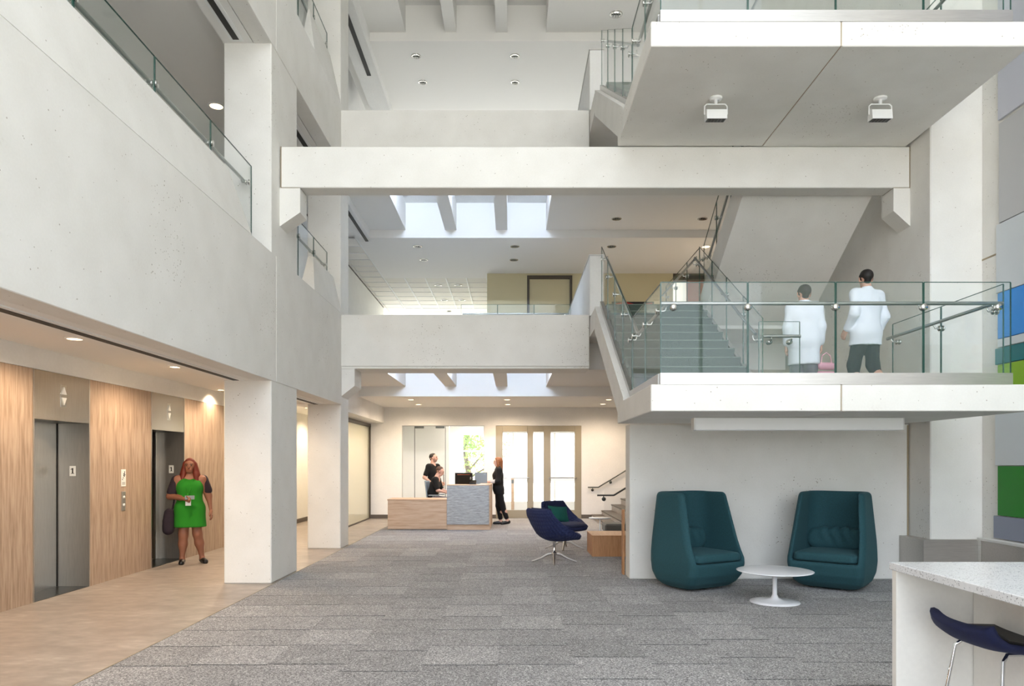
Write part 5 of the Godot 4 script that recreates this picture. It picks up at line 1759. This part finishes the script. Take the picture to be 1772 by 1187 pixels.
	if kind == "long":
		for s in [-1.0, 1.0]:
			hr.append([Vector3(s * 0.07, 0.05, 0.02), Vector3(s * 0.085, -0.06, 0.01), 0.028, 0.03])
			hr.append([Vector3(s * 0.085, -0.06, 0.0), Vector3(s * 0.09, -0.17, 0.02), 0.034, 0.02])
		hr.append([Vector3(0, 0.0, -0.065), Vector3(0, -0.17, -0.07), 0.07, 0.05])
		var drop: float = o.get("hair_drop", 0.0)
		if drop > 0.0:
			for s in [-1.0, 1.0]:
				hr.append([Vector3(s * 0.09, -0.12, 0.02), Vector3(s * 0.115, -0.17 - drop, 0.055), 0.042, 0.03])
				hr.append([Vector3(s * 0.07, 0.03, -0.02), Vector3(s * 0.11, -0.14, -0.01), 0.04, 0.045])
			hr.append([Vector3(0, -0.12, -0.075), Vector3(0, -0.17 - drop, -0.09), 0.08, 0.07])
		hr.append([Vector3(-0.03, 0.085, 0.035), Vector3(0.04, 0.085, 0.03), 0.03, 0.03])
	var hm := {"v": PackedVector3Array(), "i": PackedInt32Array()}
	add_to(hm, nets(bones_field(hr, 0.0085, 120.0)), ht)
	mi("hair", to_mesh(hm), M[o.hair], t)
	return t

func local_part(called: String, bones: Array, mt: Material, parent: Node3D, cell := 0.012) -> void:
	mi(called, to_mesh(nets(bones_field(bones, cell, 120.0))), mt, parent)

func people_build() -> void:
	var fair := Color(0.62, 0.36, 0.26)
	# standing receptionist
	var p := person("person standing in black polo shirt and khaki trousers behind the desk", V(-2.1, 0, 19.45), 1.05, {
		"skin": fair, "brow": Color(0.03, 0.02, 0.015), "beard": 0.45, "hair": "hair_dark", "scale": 1.05, "look": 0.35,
		"j": {"el_r": Vector3(-0.27, 1.16, -0.08), "wr_r": Vector3(-0.2, 1.0, 0.12), "el_l": Vector3(0.26, 1.16, -0.08), "wr_l": Vector3(0.17, 1.02, 0.14)},
		"wear": [["shirt", "black_cloth", 0.75, 0, "polo_shirt"], ["trousers", "khaki_cloth", 0.95, 0.062]]})
	B("shirt_emblem", 0.05, 0.11, 1.395, 1.415, -0.152, -0.148, M.badge_white, p)
	# seated receptionist
	p = person("person seated in black shirt looking down at the reception desk", V(-1.93, 0, 18.85), PI / 2 - 0.1, {
		"skin": fair, "brow": Color(0.06, 0.03, 0.02), "hair": "hair_grey_brown", "nod": 0.38, "scale": 1.0,
		"j": {"pel": Vector3(0, 0.69, -0.12), "hip_l": Vector3(0.09, 0.66, -0.1), "hip_r": Vector3(-0.09, 0.66, -0.1), "knee_l": Vector3(0.12, 0.63, 0.33), "knee_r": Vector3(-0.12, 0.63, 0.33),
			"ank_l": Vector3(0.13, 0.2, 0.36), "ank_r": Vector3(-0.13, 0.2, 0.36), "toe_l": Vector3(0.14, 0.14, 0.52), "toe_r": Vector3(-0.14, 0.14, 0.52),
			"waist": Vector3(0, 0.84, -0.12), "chest": Vector3(0, 1.04, -0.06), "neck": Vector3(0, 1.24, 0.0), "sh_l": Vector3(0.19, 1.17, -0.03), "sh_r": Vector3(-0.19, 1.17, -0.03),
			"el_l": Vector3(0.25, 0.9, 0.06), "el_r": Vector3(-0.25, 0.9, 0.06), "wr_l": Vector3(0.17, 0.83, 0.29), "wr_r": Vector3(-0.17, 0.83, 0.29), "head": Vector3(0, 1.375, 0.07)},
		"palm_l": Vector3.DOWN, "palm_r": Vector3.DOWN, "thumb_l": Vector3(-1, 0, 0), "thumb_r": Vector3(1, 0, 0),
		"wear": [["shirt", "black_cloth", 0.85, 0], ["trousers", "grey_trousers", 0.95, 0.062]]})
	# visitor in black blazer
	p = person("person in black blazer and cropped trousers leaning at the reception desk", V(-0.36, 0, 18.95), -PI / 2 + 0.12, {
		"skin": Color(0.66, 0.4, 0.3), "brow": Color(0.15, 0.08, 0.04), "hair": "hair_ginger", "hair_style": "long", "scale": 0.985, "nod": 0.08, "bust": 0.055,
		"j": {"hip_l": Vector3(0.085, 0.92, -0.02), "hip_r": Vector3(-0.085, 0.92, -0.02), "knee_l": Vector3(0.08, 0.5, -0.1), "ank_l": Vector3(0.07, 0.11, -0.24), "toe_l": Vector3(0.08, 0.035, -0.09), "knee_r": Vector3(-0.09, 0.49, -0.02), "ank_r": Vector3(-0.09, 0.085, -0.08), "toe_r": Vector3(-0.1, 0.03, 0.09),
			"el_l": Vector3(0.25, 1.15, 0.02), "wr_l": Vector3(0.16, 1.12, 0.27), "el_r": Vector3(-0.25, 1.15, 0.02), "wr_r": Vector3(-0.15, 1.12, 0.26)},
		"curl_l": 0.8, "curl_r": 0.8, "thumb_l": Vector3.UP, "thumb_r": Vector3.UP,
		"wear": [["jacket", "black_cloth", 0.35, 0.3, "blazer"], ["trousers", "black_cloth", 0.8, 0.06]]})
	var cuff := p
	for s in [1.0, -1.0]:
		local_part("shirt_cuff", [[Vector3(s * 0.215, 1.125, 0.11), Vector3(s * 0.18, 1.115, 0.18), 0.05, 0.05]], M.pale_cloth, cuff)
	var ph := thing("smartphone", "pale phone held by the person in black blazer", "phone", p.transform * Vector3(-0.1, 1.15, 0.38), -PI / 2)
	var s := S()
	cbox(s, Vector3(-0.035, -0.02, -0.004), Vector3(0.035, 0.13, 0.004), 0.003)
	obj("case", s, M.grey_plastic, ph)
	B("screen", -0.031, 0.031, -0.014, 0.124, 0.004, 0.0048, M.screen_black, ph)
	ph.rotation.x = -0.7
	# person in green leaving the lift
	p = person("person in bright green dress and dark shrug walking out of the lift", V(-5.14, 0, 11.62), 0.35, {
		"skin": Color(0.27, 0.11, 0.065), "brow": Color(0.03, 0.015, 0.01), "hair": "hair_auburn", "hair_style": "long", "hair_drop": 0.12, "scale": 0.94, "girth": 1.16, "bust": 0.07, "look": -0.1,
		"j": {"knee_l": Vector3(0.12, 0.5, 0.03), "ank_l": Vector3(0.19, 0.09, -0.02), "toe_l": Vector3(0.25, 0.035, 0.13), "ank_r": Vector3(-0.12, 0.085, 0.0), "toe_r": Vector3(-0.12, 0.03, 0.17),
			"el_r": Vector3(-0.31, 1.14, -0.02), "wr_r": Vector3(-0.06, 1.1, 0.24), "el_l": Vector3(0.29, 1.14, -0.05), "wr_l": Vector3(0.33, 0.9, 0.03), "sh_l": Vector3(0.195, 1.42, -0.01), "sh_r": Vector3(-0.195, 1.42, -0.01)},
		"curl_r": 0.85, "thumb_r": Vector3.UP, "palm_r": Vector3(0, 0, 1),
		"wear": [["dress", "green_dress", 0.72, 0, "dress"]]})
	local_part("shrug", [[Vector3(-0.19, 1.33, -0.03), Vector3(-0.26, 1.14, -0.02), 0.085, 0.078], [Vector3(0.19, 1.33, -0.03), Vector3(0.26, 1.16, -0.04), 0.08, 0.07], [Vector3(-0.17, 1.3, -0.09), Vector3(0.17, 1.3, -0.09), 0.075, 0.075]], M.plum_cloth, p)
	local_part("lanyard", [[Vector3(-0.07, 1.34, 0.1), Vector3(-0.02, 1.06, 0.21), 0.006, 0.006], [Vector3(0.07, 1.34, 0.1), Vector3(-0.02, 1.06, 0.21), 0.006, 0.006]], M.green_dress, p, 0.005)
	B("name_badge", -0.05, 0.03, 0.93, 1.05, -0.222, -0.214, M.badge_white, p)
	var bag := thing("shoulder_bag", "dark plum shoulder bag hanging beside the green dress", "bag", p.transform * Vector3(-0.27, 0.45, -0.07), 0.35)
	local_part("pouch", [[Vector3(-0.04, 0.1, -0.12), Vector3(-0.04, 0.1, 0.12), 0.085, 0.085], [Vector3(-0.03, 0.36, -0.1), Vector3(-0.03, 0.36, 0.1), 0.07, 0.07], [Vector3(-0.04, 0.16, -0.12), Vector3(-0.04, 0.16, 0.12), 0.085, 0.085], [Vector3(-0.04, 0.23, -0.12), Vector3(-0.04, 0.23, 0.12), 0.083, 0.083], [Vector3(-0.035, 0.3, -0.11), Vector3(-0.035, 0.3, 0.11), 0.077, 0.077]], M.plum_cloth, bag, 0.014)
	s = S()
	tube(s, [Vector3(0, 0.34, -0.1), Vector3(0.05, 0.7, -0.06), Vector3(0.09, 0.93, -0.02), Vector3(0.06, 0.7, 0.07), Vector3(0, 0.34, 0.1)], 0.01, 6)
	obj("strap", s, M.plum_cloth, bag)
	ph = thing("smartphone", "dark phone held by the person in the green dress", "phone", p.transform * Vector3(0.015, 1.06, 0.29), 0.35)
	B("case", -0.07, 0.07, -0.03, 0.03, -0.006, 0.006, M.grey_plastic, ph, 0.003)
	B("screen", -0.064, 0.064, -0.026, 0.026, 0.0061, 0.0068, M.screen_black, ph)
	# two people in white coats on the lower landing
	person("person in white coat and grey trousers beside a pink bag on the landing", V(3.93, 2.428, 9.8), PI - 0.25, {
		"skin": fair, "brow": Color(0.03, 0.02, 0.015), "hair": "hair_brown", "scale": 0.875, "girth": 1.06, "look": 0.2,
		"j": {"knee_l": Vector3(0.1, 0.5, 0.08), "ank_l": Vector3(0.1, 0.1, -0.04), "toe_l": Vector3(0.12, 0.03, 0.12)},
		"wear": [["jacket", "white_coat", 0.92, 0.85, "coat"], ["trousers", "grey_trousers", 0.95, 0.06]]})
	var pb := thing("handbag", "pink handbag carried on the landing", "bag", V(4.22, 2.68, 9.78), 0.2)
	local_part("pouch", [[Vector3(-0.1, 0.09, 0), Vector3(0.1, 0.09, 0), 0.06, 0.06], [Vector3(-0.08, 0.22, 0), Vector3(0.08, 0.22, 0), 0.05, 0.05]], M.pink_bag, pb)
	s = S()
	tube(s, [Vector3(-0.08, 0.26, 0), Vector3(-0.06, 0.36, 0), Vector3(0.0, 0.4, 0), Vector3(0.06, 0.36, 0), Vector3(0.08, 0.26, 0)], 0.007, 6)
	obj("handle", s, M.pink_bag, pb)
	person("taller person in white coat and dark trousers walking on the landing", V(4.73, 2.428, 9.72), PI + 0.3, {
		"skin": fair, "brow": Color(0.02, 0.015, 0.01), "hair": "hair_dark", "scale": 0.985, "girth": 1.05, "look": -0.4,
		"j": {"knee_l": Vector3(0.1, 0.5, 0.12), "ank_l": Vector3(0.1, 0.1, 0.12), "toe_l": Vector3(0.12, 0.03, 0.29), "knee_r": Vector3(-0.09, 0.49, -0.02), "ank_r": Vector3(-0.09, 0.11, -0.2), "toe_r": Vector3(-0.1, 0.035, -0.04), "el_l": Vector3(0.27, 1.15, -0.08), "wr_l": Vector3(0.24, 0.97, 0.1), "el_r": Vector3(-0.27, 1.15, -0.04), "wr_r": Vector3(-0.26, 0.92, 0.08)},
		"wear": [["jacket", "white_coat", 0.9, 0.4, "coat"], ["trousers", "dark_trousers", 0.95, 0.06]]})
